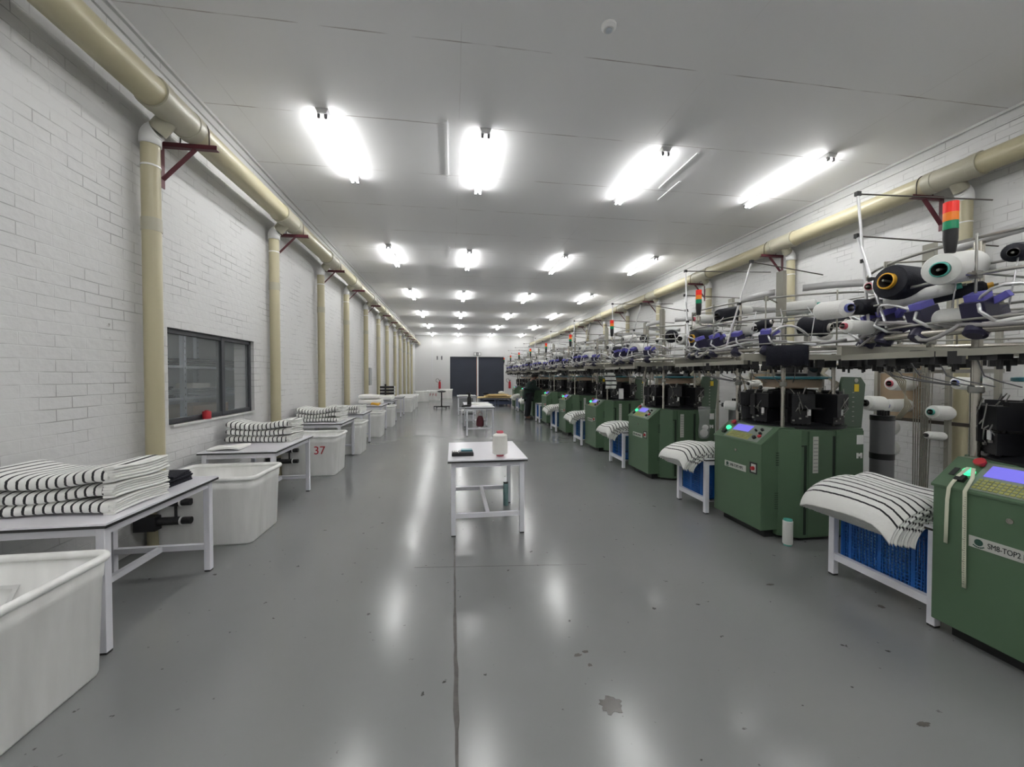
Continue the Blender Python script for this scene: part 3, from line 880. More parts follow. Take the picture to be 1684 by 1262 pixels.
# boards on low benches at the far end
for i, (x, lab) in enumerate(((1.75, 'low navy bench under the boards, nearer the door post'), (2.5, 'low navy bench under the boards, nearer the machines'))):
    t = thing('bench', lab, 'bench', (x, 20.2, 0), 0, 'navy benches at the far end')
    b = B()
    for sx in (-1, 1):
        for sy in (-1, 1):
            b.box(sx * 0.3 - 0.03, sy * 0.7 - 0.03, 0, sx * 0.3 + 0.03, sy * 0.7 + 0.03, 0.36)
    b.done('leg_frame', 'bluedark', t)
    B().box(-0.36, -0.75, 0.10, 0.36, 0.75, 0.25).done('rail', 'bluedark', t)
    B().box(-0.37, -0.78, 0.36, 0.37, 0.78, 0.40).done('bench_top', 'bluedark', t)
q = random.Random(9)
for i in range(5):
    z = 0.40 + i * 0.035
    tag(B().cbox((2.12 + (q.random() - 0.5) * 0.5, 20.1 + (q.random() - 0.5) * 0.3, z + 0.0145), ((1.75, 1.25, 1.5, 0.9, 1.1)[i], (1.2, 1.1, 0.7, 1.0, 0.5)[i], 0.03), (q.random() - 0.5) * 0.25).done('board', 'wood'), 'pale brown board in the pile on the navy benches', 'board', 'boards piled on the navy benches')
t = thing('wrapped_bundle', 'crumpled white bundle on top of the pale boards', 'bundle', (2.45, 20.2, 0.57))
B().sphere((0, 0, 0.07), 0.13, 12, 7, 1.3, 0.9, 0.6).done('body', 'white_fab', t)
t = thing('wrapped_bundle', 'small dark bundle at the edge of the pale boards', 'bundle', (1.65, 19.9, 0.56))
B().sphere((0, 0, 0.05), 0.10, 12, 7, 1.6, 0.9, 0.5).done('body', 'black_fab', t)

# ------------------------------------------------------------------ white laundry bins
def rrect(hx, hy, r, z, n=5):
    pts = []
    for cx, cy, a0 in ((hx - r, hy - r, 0), (-hx + r, hy - r, PI / 2), (-hx + r, -hy + r, PI), (hx - r, -hy + r, 3 * PI / 2)):
        for k in range(n + 1):
            a = a0 + PI / 2 * k / n
            pts.append((cx + r * math.cos(a), cy + r * math.sin(a), z))
    return pts
def make_bin(label, x, y, hx=0.42, hy=0.31, h=0.61, rz=0.0, group='white bins along the left wall'):
    t = thing('laundry_bin', label, 'bin', (x, y, 0), rz, group)
    b = B()
    rings = [rrect(hx * 0.89, hy * 0.90, 0.05, 0.0), rrect(hx * 0.91, hy * 0.92, 0.06, 0.015), rrect(hx * 0.955, hy * 0.965, 0.07, h * 0.80), rrect(hx * 0.965, hy * 0.975, 0.07, h * 0.81), rrect(hx * 0.975, hy * 0.98, 0.07, h - 0.035),
             rrect(hx * 0.955, hy * 0.955, 0.07, h - 0.035), rrect(hx * 0.87, hy * 0.88, 0.05, 0.02)]
    V = [[b.bm.verts.new(p) for p in r] for r in rings]
    n = len(V[0])
    for p, q2 in zip(V[:-1], V[1:]):
        for i in range(n):
            f = b.bm.faces.new((p[i], p[(i + 1) % n], q2[(i + 1) % n], q2[i])); f.smooth = True
    b.bm.faces.new(V[0][::-1]); b.bm.faces.new(V[-1])
    b.done('body', 'bin', t)
    r = B(); r.tube([Vector(p) for p in rrect(hx * 0.985, hy * 0.985, 0.075, h - 0.02, 6)], 0.02, 10, closed=True)
    r.done('rim', 'bin', t)
    return t
B1 = make_bin('white plastic bin nearest the camera beside the left wall, cut by the picture edge', -2.14, 2.02)
B2 = make_bin('white plastic bin between the nearest table and the window table', -2.16, 4.14)
B3 = make_bin('white plastic bin with red 37 painted on it', -2.13, 6.61)
for yy, lab in ((8.23, 'fourth white plastic bin along the left wall from the camera'), (10.42, 'fifth white plastic bin along the left wall from the camera'), (12.40, 'sixth white plastic bin along the left wall from the camera'),
                (17.1, 'tall looking white bin in the far row, nearest of three by left wall'), (18.3, 'white bin in the far row, second of three by left wall'), (19.6, 'white bin in the far row, last of three by left wall')):
    dup(B2, (-2.12 if yy < 15 else -2.05, yy, 0), None, lab)
text('37', 0.17, 'red', B3, (0.08, -0.295, 0.33), (PI / 2 + 0.03, 0, 0), ext=0.002)
for i, (x, ch) in enumerate(((-0.30, '7'), (-0.08, '7'), (0.14, '7'))):
    text(ch, 0.2, 'white', B1, (x, 0.278, 0.33), (PI / 2 - 0.03, 0, 0), ext=0.001)
fb = dup(B2, (-1.12, 24.8, 0), None, 'white bin with red letters standing before the back wall', 'white bins at the back wall')
text('F F E', 0.22, 'red', fb, (-0.25, -0.30, 0.28), (PI / 2 + 0.03, 0, 0), ext=0.002)
dup(B2, (-0.42, 27.0, 0), None, 'white bin standing beside the dark double door', 'white bins at the back wall')
dup(B2, (-1.72, 23.6, 0), None, 'white bin in the far corner beside the bin with red letters', 'white bins at the back wall')

# ------------------------------------------------------------------ folded fabric
def bundle(name, label, x0, x1, y0, y1, z0, th, sag, m='stripes', group=None, wave=0.012, seed=1, rise=0.0, end_fold=True):
    """one folded fabric bundle: rounded slab, U runs along X so the stripes lie along Y"""
    q = random.Random(seed)
    ph = q.random() * 6
    b = B(); bm = b.bm
    uvl = bm.loops.layers.uv.new('UVMap')
    nx = 26
    n = 26
    L = x1 - x0
    rings = []; us = []
    for i in range(nx + 1):
        t = i / nx
        ee = min(t, 1 - t) * L / 0.03
        k = math.sqrt(max(0.0, 1 - (1 - min(1, ee)) ** 2)) * 0.5 + 0.5
        hy = (y1 - y0) / 2 * (0.985 + 0.015 * k); hz = th / 2 * (0.35 + 0.65 * k)
        zc = z0 + th / 2 + sag(t) + rise * t
        ring = []
        for j in range(n):
            a = 2 * PI * j / n
            ca, sa = math.cos(a), math.sin(a)
            yy = math.copysign(abs(ca) ** 0.35, ca) * hy
            zz = math.copysign(abs(sa) ** 0.6, sa) * hz
            zz += wave * 0.5 * math.sin(4.1 * t + 2.2 * yy / hy + ph)
            yy += wave * math.sin(7 * t + ph) * (1 if ca > 0 else -0.7)
            ring.append((x0 + L * t, (y0 + y1) / 2 + yy, zc + zz))
        rings.append(ring); us.append(L * t)
    V = [[bm.verts.new(p) for p in r] for r in rings]
    for i in range(nx):
        for j in range(n):
            f = bm.faces.new((V[i][j], V[i][(j + 1) % n], V[i + 1][(j + 1) % n], V[i + 1][j])); f.smooth = True
            for lp, (uu, vv) in zip(f.loops, ((us[i], j), (us[i], j + 1), (us[i + 1], j + 1), (us[i + 1], j))):
                lp[uvl].uv = (uu, vv / n)
    for ring, uu, fl in ((V[0], us[0], True), (V[-1], us[-1], False)):
        f = bm.faces.new(ring[::-1] if fl else ring)
        for lp in f.loops:
            lp[uvl].uv = (uu, 0)
    o = b.done(name, m)
    return o
def stack(table, x0, x1, y0, y1, z0, ths, names, sag, seed=1, group=None):
    z = z0
    for i, th in enumerate(ths):
        amp = i / max(1, len(ths) - 1)
        o = bundle('fabric_bundle', '', x0 + 0.01 * i, x1 - 0.012 * (i % 2), y0 + 0.008 * (i % 2), y1 - 0.01 * i, z, th, lambda t, a=amp, i=i: sag(t) * (i + 0.0) / 2.0, seed=seed + i)
        root = thing('fabric_bundle', names[i], 'folded fabric', (0, 0, 0), 0, group)
        o.name = 'striped_body'; o.parent = root
        # the white welt end towards the aisle: separate sheets one on another
        e = B()
        nn = 5
        for k in range(nn):
            zz = z + th * (k + 0.06) / nn
            sg = sag(1.0) * i / 2.0
            e.loft([[(xx, y0 + 0.004 + (y1 - y0 - 0.012) * v + 0.006 * math.sin(k * 2.1 + v * 3), zz + dz + sg * (0.55 + 0.45 * (xx - x1 + 0.1) / 0.16) + 0.01 * math.sin(v * 4 + i)) for xx, dz in ((x1 - 0.03, 0), (x1 + 0.022 + 0.006 * math.sin(k * 5 + i), 0.0), (x1 + 0.028 + 0.006 * math.sin(k * 5 + i), th / nn * 0.45), (x1 + 0.022 + 0.006 * math.sin(k * 5 + i), th / nn * 0.9), (x1 - 0.03, th / nn * 0.9))] for v in [j / 10 for j in range(11)]])
        e.done('welt_edge', 'white_fab', root)
        z += th * 0.985
sag1 = lambda t: -0.045 * math.sin(PI * min(1, t * 1.15)) + 0.03 * t + 0.03 * (1 - t)
stack(0, -2.60, -1.90, 2.53, 2.98, 0.72, (0.075, 0.075, 0.085), ['lowest striped fabric bundle on the table nearest the camera', 'middle striped fabric bundle on the table nearest the camera', 'topmost striped fabric bundle on the table nearest the camera'], sag1, 1, 'striped bundles on the left tables')
stack(1, -2.59, -1.90, 5.02, 5.42, 0.72, (0.075, 0.075, 0.08), ['lowest striped fabric bundle on the table below the window', 'middle striped fabric bundle on the table below the window', 'topmost striped fabric bundle on the table below the window'], sag1, 11, 'striped bundles on the left tables')
stack(2, -2.58, -1.90, 7.05, 7.6, 0.72, (0.075, 0.075, 0.08), ['lowest striped fabric bundle on the third left table', 'middle striped fabric bundle on the third left table', 'topmost striped fabric bundle on the third left table'], sag1, 21, 'striped bundles on the left tables')
stack(3, -2.56, -1.90, 8.55, 9.2, 0.72, (0.08, 0.08), ['lower striped fabric bundle on the fourth left table', 'upper striped fabric bundle on the fourth left table'], lambda t: -0.02 * math.sin(PI * t), 31, 'striped bundles on the left tables')
flat = lambda t: 0.0
def simple_bundle(label, cat, x0, x1, y0, y1, z0, th, m, seed, group=None, name='fabric_bundle', wave=0.012):
    return tag(bundle(name, '', x0, x1, y0, y1, z0, th, lambda t: 0.5 * wave * math.sin(5 * t + seed), m, seed=seed, wave=wave), label, cat, group)
q = random.Random(77)
b = B()
for k in range(5):
    b.cbox((-2.15 + 0.012 * (q.random() - 0.5), 3.17 + 0.012 * (q.random() - 0.5), 0.7265 + 0.0125 * k), (0.40 + 0.03 * q.random(), 0.31 + 0.03 * q.random(), 0.0125), 0.05 * (q.random() - 0.5))
b.cbox((-2.04, 3.20, 0.79), (0.20, 0.24, 0.016), 0.15, 0.03)
tag(b.done('fabric_bundle', 'black_fab', bevel=0.005), 'black folded knit pile on the table nearest the camera', 'folded fabric')
simple_bundle('small white cloth with striped corner on the table below the window', 'folded fabric', -2.50, -2.20, 4.52, 4.78, 0.725, 0.03, 'white_fab', 4)
simple_bundle('thick white cloth roll on the fifth left table', 'folded fabric', -2.5, -1.9, 11.2, 11.6, 0.73, 0.13, 'white_fab', 5)
simple_bundle('white cloth on top of the thick roll, fifth left table', 'folded fabric', -2.5, -1.95, 11.22, 11.55, 0.875, 0.11, 'white_fab', 6)
simple_bundle('small yellow cloth at the edge of the fifth left table', 'folded fabric', -2.1, -1.9, 10.82, 11.05, 0.73, 0.06, 't_yellow', 7)
simple_bundle('wide white cloth pile on the sixth left table', 'folded fabric', -2.5, -1.88, 12.9, 13.6, 0.73, 0.15, 'white_fab', 8)
t = thing('spool_rack', 'black rack of spools standing on the sixth left table', 'rack', (-2.15, 13.62, 0.72))
b = B()
for z in (0.2, 0.3, 0.4):
    b.cyl((-0.2, 0, z), (0.25, 0, z), 0.04, seg=10)
b.box(-0.05, -0.03, 0, 0.0, 0.03, 0.5)
b.done('frame', 'black', t)
for z in (0.2, 0.3, 0.4):
    B().cyl((0.25, 0, z), (0.28, 0, z), 0.045, seg=10).done('cap', 'white', t)

# ------------------------------------------------------------------ knitting machines
MX = 3.50
MYS = [1.78, 3.76, 5.89, 8.02, 10.15, 12.22, 14.33, 16.42, 18.55]
mword = ['nearest', 'second', 'third', 'fourth', 'fifth', 'sixth', 'seventh', 'eighth', 'farthest']
mlabel = ['green circular knitting machine nearest the camera, cut by the picture edge', 'second green circular knitting machine, behind the white tube on the floor'] + ['%s green circular knitting machine in the row, counting from the camera' % mword[i] for i in range(2, 8)] + ['farthest green circular knitting machine, at the end of the row']
mc = thing('knitting_machine', mlabel[1], 'knitting machine', (MX, MYS[1], 0), 0, 'green knitting machines')
ROTF = (PI / 2, 0, -PI / 2)     # text facing the aisle
CY0, CY1 = -0.49, 0.17
con = B().prism([(-0.72, 0.08), (-0.72, 0.86), (-0.54, 1.005), (-0.38, 1.005), (-0.38, 0.08)], CY0, CY1).done('console', 'green', mc, bevel=0.006)
B().box(-0.64, CY0 + 0.05, 0.0, -0.40, CY1 - 0.05, 0.08).done('plinth', 'black', con)
b = B()
for k in range(6):
    b.cbox((-0.545, CY0 - 0.001, 0.79 - 0.022 * k), (0.05, 0.006, 0.008))
for k in range(8):
    b.cbox((-0.545, CY0 - 0.001, 0.42 - 0.02 * k), (0.07, 0.004, 0.004))
b.done('vent', 'green_d', con)
lid = B().prism([(-0.728, 0.858), (-0.728, 0.872), (-0.54, 1.022), (-0.38, 1.022), (-0.38, 1.008), (-0.538, 1.008)], CY0 - 0.008, CY1 + 0.008).done('console_lid', 'green', mc, bevel=0.003)
sl_a = math.atan2(1.022 - 0.872, 0.188)
def on_slope(u, v, h=0.0):
    """u along the slope from its lower edge, v along Y, h above it"""
    return (-0.728 + u * math.cos(sl_a) - h * math.sin(sl_a), v, 0.872 + u * math.sin(sl_a) + h * math.cos(sl_a))
SM = Matrix.Rotation(-sl_a, 4, 'Y')
def slope_box(b, u0, u1, v0, v1, h0, h1):
    b.box(u0, v0, h0, u1, v1, h1, Matrix.Translation((-0.728, 0, 0.872)) @ SM)
cp = B(); slope_box(cp, 0.015, 0.225, CY0 + 0.06, CY1 - 0.14, 0, 0.003)
cp = cp.done('control_panel', 'panelgrey', mc)
b = B(); slope_box(b, 0.12, 0.205, -0.22, 0.0, 0.003, 0.006); b.done('screen', 'screen', cp)
b = B()
for ku in range(4):
    for kv in range(14):
        slope_box(b, 0.025 + ku * 0.02, 0.039 + ku * 0.02, -0.30 + kv * 0.022, -0.284 + kv * 0.022, 0.003, 0.007)
b.done('keypad', 'keys', cp)
b = B()
for uv_, r in (((0.17, -0.36), 0.014), ((0.12, -0.38), 0.014), ((0.15, -0.30), 0.010), ((0.06, -0.36), 0.018)):
    b.lathe([(r, 0), (r, 0.02), (r * 0.7, 0.024)], on_slope(uv_[0], uv_[1], 0.003), SM @ Vector((0, 0, 1)), 12)
b.done('knob', 'black', cp)
b = B(); b.lathe([(0.018, 0), (0.018, 0.012)], on_slope(0.09, -0.395, 0.003), SM @ Vector((0, 0, 1)), 14); b.done('stop_button', 'red', cp)
b = B(); b.lathe([(0.014, 0), (0.014, 0.015), (0.026, 0.018), (0.026, 0.032)], on_slope(0.20, 0.045, 0.003), SM @ Vector((0, 0, 1)), 16); b.done('emergency_button', 'red', mc)
b = B(); b.lathe([(0.026, 0), (0.024, 0.02), (0.012, 0.028)], on_slope(0.13, 0.065, 0.001), SM @ Vector((0, 0, 1)), 16); b.done('indicator', 'glow', mc, label='green lit push button')
b = B(); slope_box(b, 0.05, 0.09, 0.05, 0.09, 0, 0.02); b.done('dark_switch', 'black', mc)
b = B(); slope_box(b, 0.09, 0.15, 0.115, 0.14, 0, 0.004); b.done('slot', 'black', mc)
b = B(); b.lathe([(0.014, 0), (0.014, 0.006)], (-0.72, -0.16, 0.765), (-1, 0, 0), 14); b.done('lock', 'chrome', mc)
npl = B().box(-0.724, -0.30, 0.575, -0.7195, 0.00, 0.635).done('name_plate', 'plate', mc)
text('SM8-TOP2 MP2', 0.040, 'ink', npl, (-0.7248, -0.078, 0.592), ROTF, squeeze=0.70)
b = B()
b.lathe([(0.018, 0), (0.018, 0.0015)], (-0.724, -0.042, 0.608), (-1, 0, 0), 16)
for k in range(7):
    a = -0.9 + k * 0.3
    b.cbox((-0.7248, -0.042 + 0.026 * math.sin(a) , 0.6 - 0.018 * math.cos(a)), (0.0016, 0.006, 0.006))
b.done('emblem', 'ink_green', npl)
sw = B().box(-0.724, -0.44, 0.585, -0.7195, -0.35, 0.69).done('main_switch', 'black', mc)
B().box(-0.728, -0.43, 0.60, -0.724, -0.375, 0.675).done('switch_plate', 'yellow' if False else 'label', sw)
B().lathe([(0.019, 0), (0.017, 0.02)], (-0.728, -0.402, 0.637), (-1, 0, 0), 14).done('rotary_knob', 'red', sw)
# cabinet
cab = B().prism([(-0.55, -0.49), (-0.40, -0.585), (0.24, -0.585), (0.33, -0.49), (0.33, 0.17), (0.24, 0.265), (-0.36, 0.265), (-0.38, 0.17), (-0.55, 0.17)], 0.03, 1.012, 'Z').done('cabinet', 'green', mc, bevel=0.006)
B().prism([(-0.50, -0.46), (-0.38, -0.54), (0.22, -0.54), (0.29, -0.46), (0.29, 0.14), (0.22, 0.22), (-0.33, 0.22), (-0.36, 0.14), (-0.50, 0.14)], 0.0, 0.03, 'Z').done('plinth', 'black', cab)
for y in (-0.592, 0.264):
    B().box(-0.33, y, 0.05, -0.085, y + 0.007, 0.995).done('door_panel', 'green', cab, bevel=0.002)
    B().box(-0.048, y, 0.05, 0.24, y + 0.007, 0.995).done('door_panel', 'green', cab, bevel=0.002)
b = B()
b.box(-0.084, -0.5865, 0.06, -0.05, -0.584, 0.95); b.box(-0.372, -0.5865, 0.06, -0.345, -0.584, 0.87); b.box(-0.40, -0.5865, 0.86, -0.345, -0.5845, 0.872)
b.done('groove', 'green_d', cab)
b = B().box(-0.29, -0.5945, 0.62, -0.235, -0.592, 0.95)
b.mi = 1
for k in range(9):
    b.box(-0.285, -0.5955, 0.64 + k * 0.034, -0.24, -0.5945, 0.645 + k * 0.034)
b.done('sticker', ['label', 'greydark'], mc)
b = B(); b.box(0.165, -0.5945, 0.74, 0.185, -0.592, 0.79); b.box(0.205, -0.5945, 0.74, 0.225, -0.592, 0.79); b.prism([(0.185, 0.79), (0.165, 0.79), (0.195, 0.755), (0.225, 0.79), (0.205, 0.79), (0.195, 0.775)], -0.5945, -0.592)
b.done('emblem', 'white', mc)
B().box(0.165, -0.5945, 0.87, 0.235, -0.592, 0.955).done('sticker', 'white', mc)
b = B(); b.lathe([(0.012, 0), (0.012, 0.006)], (-0.09, -0.592, 0.22), (0, -1, 0), 12); b.done('lock', 'chrome', mc)
# upper guard sheet
gd = B(); gd.prism([(0.08, 1.012), (0.325, 1.012), (0.36, 1.42), (0.31, 1.485), (0.12, 1.49), (0.10, 1.42)], -0.50, -0.47)
gd = gd.done('guard_sheet', 'green_g', mc, bevel=0.004)
B().box(0.235, -0.5025, 1.35, 0.285, -0.50, 1.42).done('sticker', 'yellow', gd)
b = B()
for k in range(7):
    b.box(0.215, -0.503, 1.07 + k * 0.045, 0.235, -0.50, 1.075 + k * 0.045)
b.lathe([(0.02, 0), (0.02, 0.004)], (0.255, -0.50, 1.455), (0, -1, 0), 14)
b.done('hole', 'label', gd)
B().prism([(0.02, 1.012), (0.3, 1.012), (0.3, 1.40), (0.06, 1.40)], 0.20, 0.23).done('guard_sheet', 'green_g', mc)
# knitting head
HX, HY = -0.11, -0.16
b = B(); b.lathe([(0.44, 1.012), (0.44, 1.035), (0.40, 1.05), (0.36, 1.06)], (HX, HY, 0), seg=40); b.done('bed_plate', 'blackm', mc)
b = B(); b.lathe([(0.25, 1.05), (0.25, 1.18), (0.2, 1.19), (0.2, 1.36), (0.1, 1.37)], (HX, HY, 0), seg=32); b.done('knitting_cylinder', 'blackm', mc)
q = random.Random(21)
for k in range(8):
    a = 2 * PI * k / 8 + 0.2
    ca, sa = math.cos(a), math.sin(a)
    def P(r, s_, z):
        r *= 0.84; s_ *= 0.84
        return (HX + r * ca - s_ * sa, HY + r * sa + s_ * ca, z)
    b = B()
    b.cbox(P(0.42, 0, 1.12), (0.17, 0.15, 0.12), a)
    b.cbox(P(0.43, 0.02, 1.265), (0.185, 0.17, 0.13), a)
    b.cbox(P(0.50, -0.06, 1.22), (0.10, 0.05, 0.20), a)
    b.cbox(P(0.40, 0.09, 1.34), (0.14, 0.05, 0.03), a)
    for j in range(4):
        b.cyl(P(0.50, -0.06 + 0.04 * j, 1.05), P(0.47, -0.06 + 0.04 * j, 1.21), 0.012, seg=6)
    b.mi = 1
    b.cbox(P(0.532, 0.03 + 0.02 * (k % 3), 1.165), (0.006, 0.028, 0.055), a)
    b.mi = 2
    for j in range(5):
        p0 = P(0.36 + 0.2 * q.random(), -0.1 + 0.2 * q.random(), 1.06 + 0.12 * q.random())
        p1 = P(0.40 + 0.16 * q.random(), -0.1 + 0.2 * q.random(), 1.30 + 0.1 * q.random())
        mid = P(0.56, -0.1 + 0.2 * q.random(), 1.2)
        b.tube([p0, mid, p1], 0.004, 5)
    for j in range(3):
        b.cbox(P(0.535, -0.07 + 0.06 * j, 1.09 + 0.02 * j), (0.012, 0.018, 0.014), a)
    b.done('feeder_station', ['blackm', 'white', 'steel'], mc)
b = B(); b.lathe([(0.10, 1.36), (0.10, 1.38), (0.25, 1.385), (0.25, 1.46), (0.23, 1.465)], (HX, HY, 0), seg=28)
b.done('cam_box', 'tan', mc)
b = B(); b.lathe([(0.31, 1.465), (0.32, 1.47), (0.32, 1.488), (0.30, 1.492)], (HX, HY, 0), seg=32); b.done('dial_disc', 'teal', mc)
b = B(); b.lathe([(0.14, 1.492), (0.14, 1.52), (0.06, 1.535), (0.06, 1.62)], (HX, HY, 0), seg=20); b.cbox((-0.02, -0.33, 1.53), (0.08, 0.08, 0.13), 0.4, 0.3); b.sphere((-0.04, -0.35, 1.58), 0.05, 10, 7)
b.done('dial_drive', 'black', mc)
b = B()
for k in range(5):
    a = -1.2 + 0.12 * k
    b.tube([(HX + 0.30 * math.cos(a), HY + 0.30 * math.sin(a), 1.30), (HX + 0.38 * math.cos(a), HY + 0.38 * math.sin(a), 1.42), (HX + 0.25 * math.cos(a), HY + 0.26 * math.sin(a), 1.52), (0.12 + 0.015 * k, -0.3, 1.59), (0.42, -0.35 + 0.02 * k, 1.64), (0.62, -0.45 + 0.02 * k, 1.60)], 0.009, 6)
b.done('hose_bundle', 'hose', mc)
b = B()
for k in range(5):
    b.tube([(0.45, -0.40 + 0.03 * k, 1.62), (0.62, -0.5 + 0.03 * k, 1.6), (0.74 + 0.015 * k, -0.55 + 0.03 * k, 1.45), (0.80 + 0.02 * k, -0.5, 1.2), (0.76 + 0.015 * k, -0.45, 1.08)], 0.006, 6)
b.done('hose_bundle', 'hose', mc)
# suction canister behind the cabinet
can = B(); can.lathe([(0.085, 0.32), (0.095, 0.33), (0.095, 1.08), (0.085, 1.09)], (0.80, -0.30, 0), seg=22)
can = can.done('suction_canister', 'greydark', mc)
for z0, z1 in ((0.66, 0.72), (1.05, 1.10)):
    B().lathe([(0.098, z0), (0.098, z1)], (0.80, -0.30, 0), seg=22).done('strap', 'black', can)
for k in range(6):
    b = B()
    b.cyl((0.76 + 0.03 * (k % 3), -0.34 + 0.05 * (k // 3), 1.1), (0.76 + 0.03 * (k % 3), -0.34 + 0.05 * (k // 3), 1.15), 0.011, seg=8)
    b.done('port', 'black', can)
B().box(0.66, -0.42, 0, 0.94, -0.16, 0.32).done('canister_box', 'black', mc, bevel=0.006)
# posts and beams
CR = (-0.05, -0.08, 0)
for px, py, zb, z1, r in ((-0.47, -0.45, 1.0, 2.44, 0.018), (-0.05, -0.555, 1.0, 1.70, 0.016), (-0.46, 0.15, 1.0, 2.28, 0.024), (0.62, 0.42, 0.0, 2.3, 0.022), (0.62, -0.59, 1.68, 2.3, 0.018), (-0.2, 0.57, 1.68, 2.3, 0.02)):
    pst = B(); pst.cyl((px, py, zb), (px, py, z1), r, seg=12)
    pst = pst.done('post', 'chrome' if zb > 0.5 else 'steel', mc)
    if z1 > 2:
        for z in (1.42, 1.74, 2.01):
            if z > zb:
                B().lathe([(r + 0.006, z - 0.022), (r + 0.012, z - 0.015), (r + 0.012, z + 0.015), (r + 0.006, z + 0.022)], (px, py, 0), seg=12).done('collar', 'steel', pst)
for y in (-0.60, 0.50):
    B().box(-1.0, y - 0.012, 1.635, 0.85, y + 0.022, 1.69).done('beam', 'olive', mc)
B().box(-0.98, -0.58, 1.60, -0.94, 0.51, 1.635).done('beam', 'olive', mc)
B().box(0.80, -0.58, 1.60, 0.84, 0.51, 1.635).done('beam', 'olive', mc)
for rad, r, z, m_, n_ in ((0.95, 0.020, 1.725, 'chrome', 56), (0.965, 0.007, 1.775, 'steel', 56), (0.95, 0.009, 1.99, 'steel', 56), (0.93, 0.009, 2.17, 'steel', 56), (0.72, 0.007, 1.86, 'steel', 48), (0.70, 0.007, 2.08, 'steel', 48)):
    B().ring((0, 0, z), rad, r, n=n_, seg=8 if r > 0.01 else 6).done('ring_rail', m_, mc, loc=CR)
B().band((0.3, 0, 2.27), 0.72, 0.06, 0.005, PI * 0.42, PI * 1.1, 24).done('upper_band', 'bandgrey', mc, loc=CR)
B().band((0.3, 0, 2.27), 0.72, 0.06, 0.005, PI * 1.2, PI * 1.6, 18).done('upper_band', 'bandgrey', mc, loc=CR)
B().box(-0.52, -0.49, 2.05, -0.488, -0.41, 2.46).done('upper_bracket', 'olive', mc)
B().box(-0.28, 0.50, 2.15, -0.25, 0.57, 2.40).done('upper_bracket', 'olive', mc)
for k in range(12):
    a = 2 * PI * k / 12 + 0.1
    z = (1.99, 2.17)[k % 2]
    rr_ = (0.95, 0.93)[k % 2]
    b = B()
    b.tube([(0.55 * math.cos(a), 0.55 * math.sin(a), z + 0.01), ((rr_ + 0.01) * math.cos(a), (rr_ + 0.01) * math.sin(a), z + 0.01)], 0.006, 5)
    b.cbox(((rr_ - 0.01) * math.cos(a), (rr_ - 0.01) * math.sin(a), z), (0.04, 0.03, 0.035), a)
    b.tube([(0.94 * math.cos(a), 0.94 * math.sin(a), 1.72), (0.94 * math.cos(a), 0.94 * math.sin(a), 2.19)], 0.006, 5)
    b.done('creel_arm', 'olive' if k % 3 else 'steel', mc, loc=CR)
for k in range(9):
    a = PI * 0.6 + k * 0.28
    B().tube([(0.8 * math.cos(a), 0.8 * math.sin(a), 1.74), (0.8 * math.cos(a + 0.04), 0.8 * math.sin(a + 0.04), 2.0), (0.7 * math.cos(a), 0.7 * math.sin(a), 2.1)], 0.004, 5).done('yarn_guide_wire', 'rodalu', mc, loc=CR)
for k in range(7):
    B().cyl((0.90 + 0.012 * k, 0.50 + 0.02 * k, 0.0), (0.86 + 0.02 * k, 0.40 + 0.03 * k, 1.66), 0.006, seg=6).done('yarn_conduit', 'chrome', mc)
# stop motion ring: small black blocks under the rail
b = B()
q = random.Random(4)
for k in range(72):
    a = 2 * PI * k / 72
    rr_ = 0.88 + 0.05 * (q.random() - 0.5)
    b.cbox((rr_ * math.cos(a), rr_ * math.sin(a), 1.60 + 0.02 * (q.random() - 0.5)), (0.05 + 0.03 * q.random(), 0.05, 0.05 + 0.02 * q.random()), a + q.random() - 0.5)
    if k % 2 == 0:
        b.cyl((rr_ * math.cos(a), rr_ * math.sin(a), 1.53), (rr_ * math.cos(a), rr_ * math.sin(a), 1.60), 0.011, 0.014, seg=6)
b.done('stop_motion_ring', 'black', mc, loc=CR)
# cables lying along the rail
for s in range(3):
    pts = []
    q = random.Random(40 + s)
    for k in range(22):
        a = PI * 0.55 + k * 0.105 + 0.2 * s
        rr_ = 0.95 + 0.04 * math.sin(k * 0.9 + s) + 0.03 * (q.random() - 0.5)
        pts.append((rr_ * math.cos(a), rr_ * math.sin(a), 1.765 + 0.012 * s + 0.03 * math.sin(k * 0.7 + 2 * s)))
    B().tube(pts, 0.011, 6).done('cable', ('hose_g', 'white', 'hose_g')[s], mc, loc=CR)
for k in range(7):
    a0 = PI * 0.66 + 0.28 * k
    pts = []
    for j in range(9):
        v = j / 8
        a = a0 + 0.34 * v
        rr_ = 0.90 + 0.10 * math.sin(PI * v)
        pts.append((rr_ * math.cos(a), rr_ * math.sin(a), 1.80 - (0.13 if k % 2 else -0.10) * math.sin(PI * v) + 0.03 * v))
    B().tube(pts, 0.007 if k % 3 else 0.010, 6).done('air_hose', 'hose_g' if k % 2 else 'rodalu', mc, loc=CR)
for k in range(10):
    a = PI * 0.7 + 0.2 * k
    p = (0.86 * math.cos(a), 0.86 * math.sin(a))
    B().tube([(p[0], p[1], 1.60), (p[0] * 0.93, p[1] * 0.93, 1.50), (p[0] * 0.80, p[1] * 0.80, 1.47), (p[0] * 0.62, p[1] * 0.62, 1.44)], 0.0035, 5).done('yarn_guide_wire', 'greydark', mc, loc=CR)
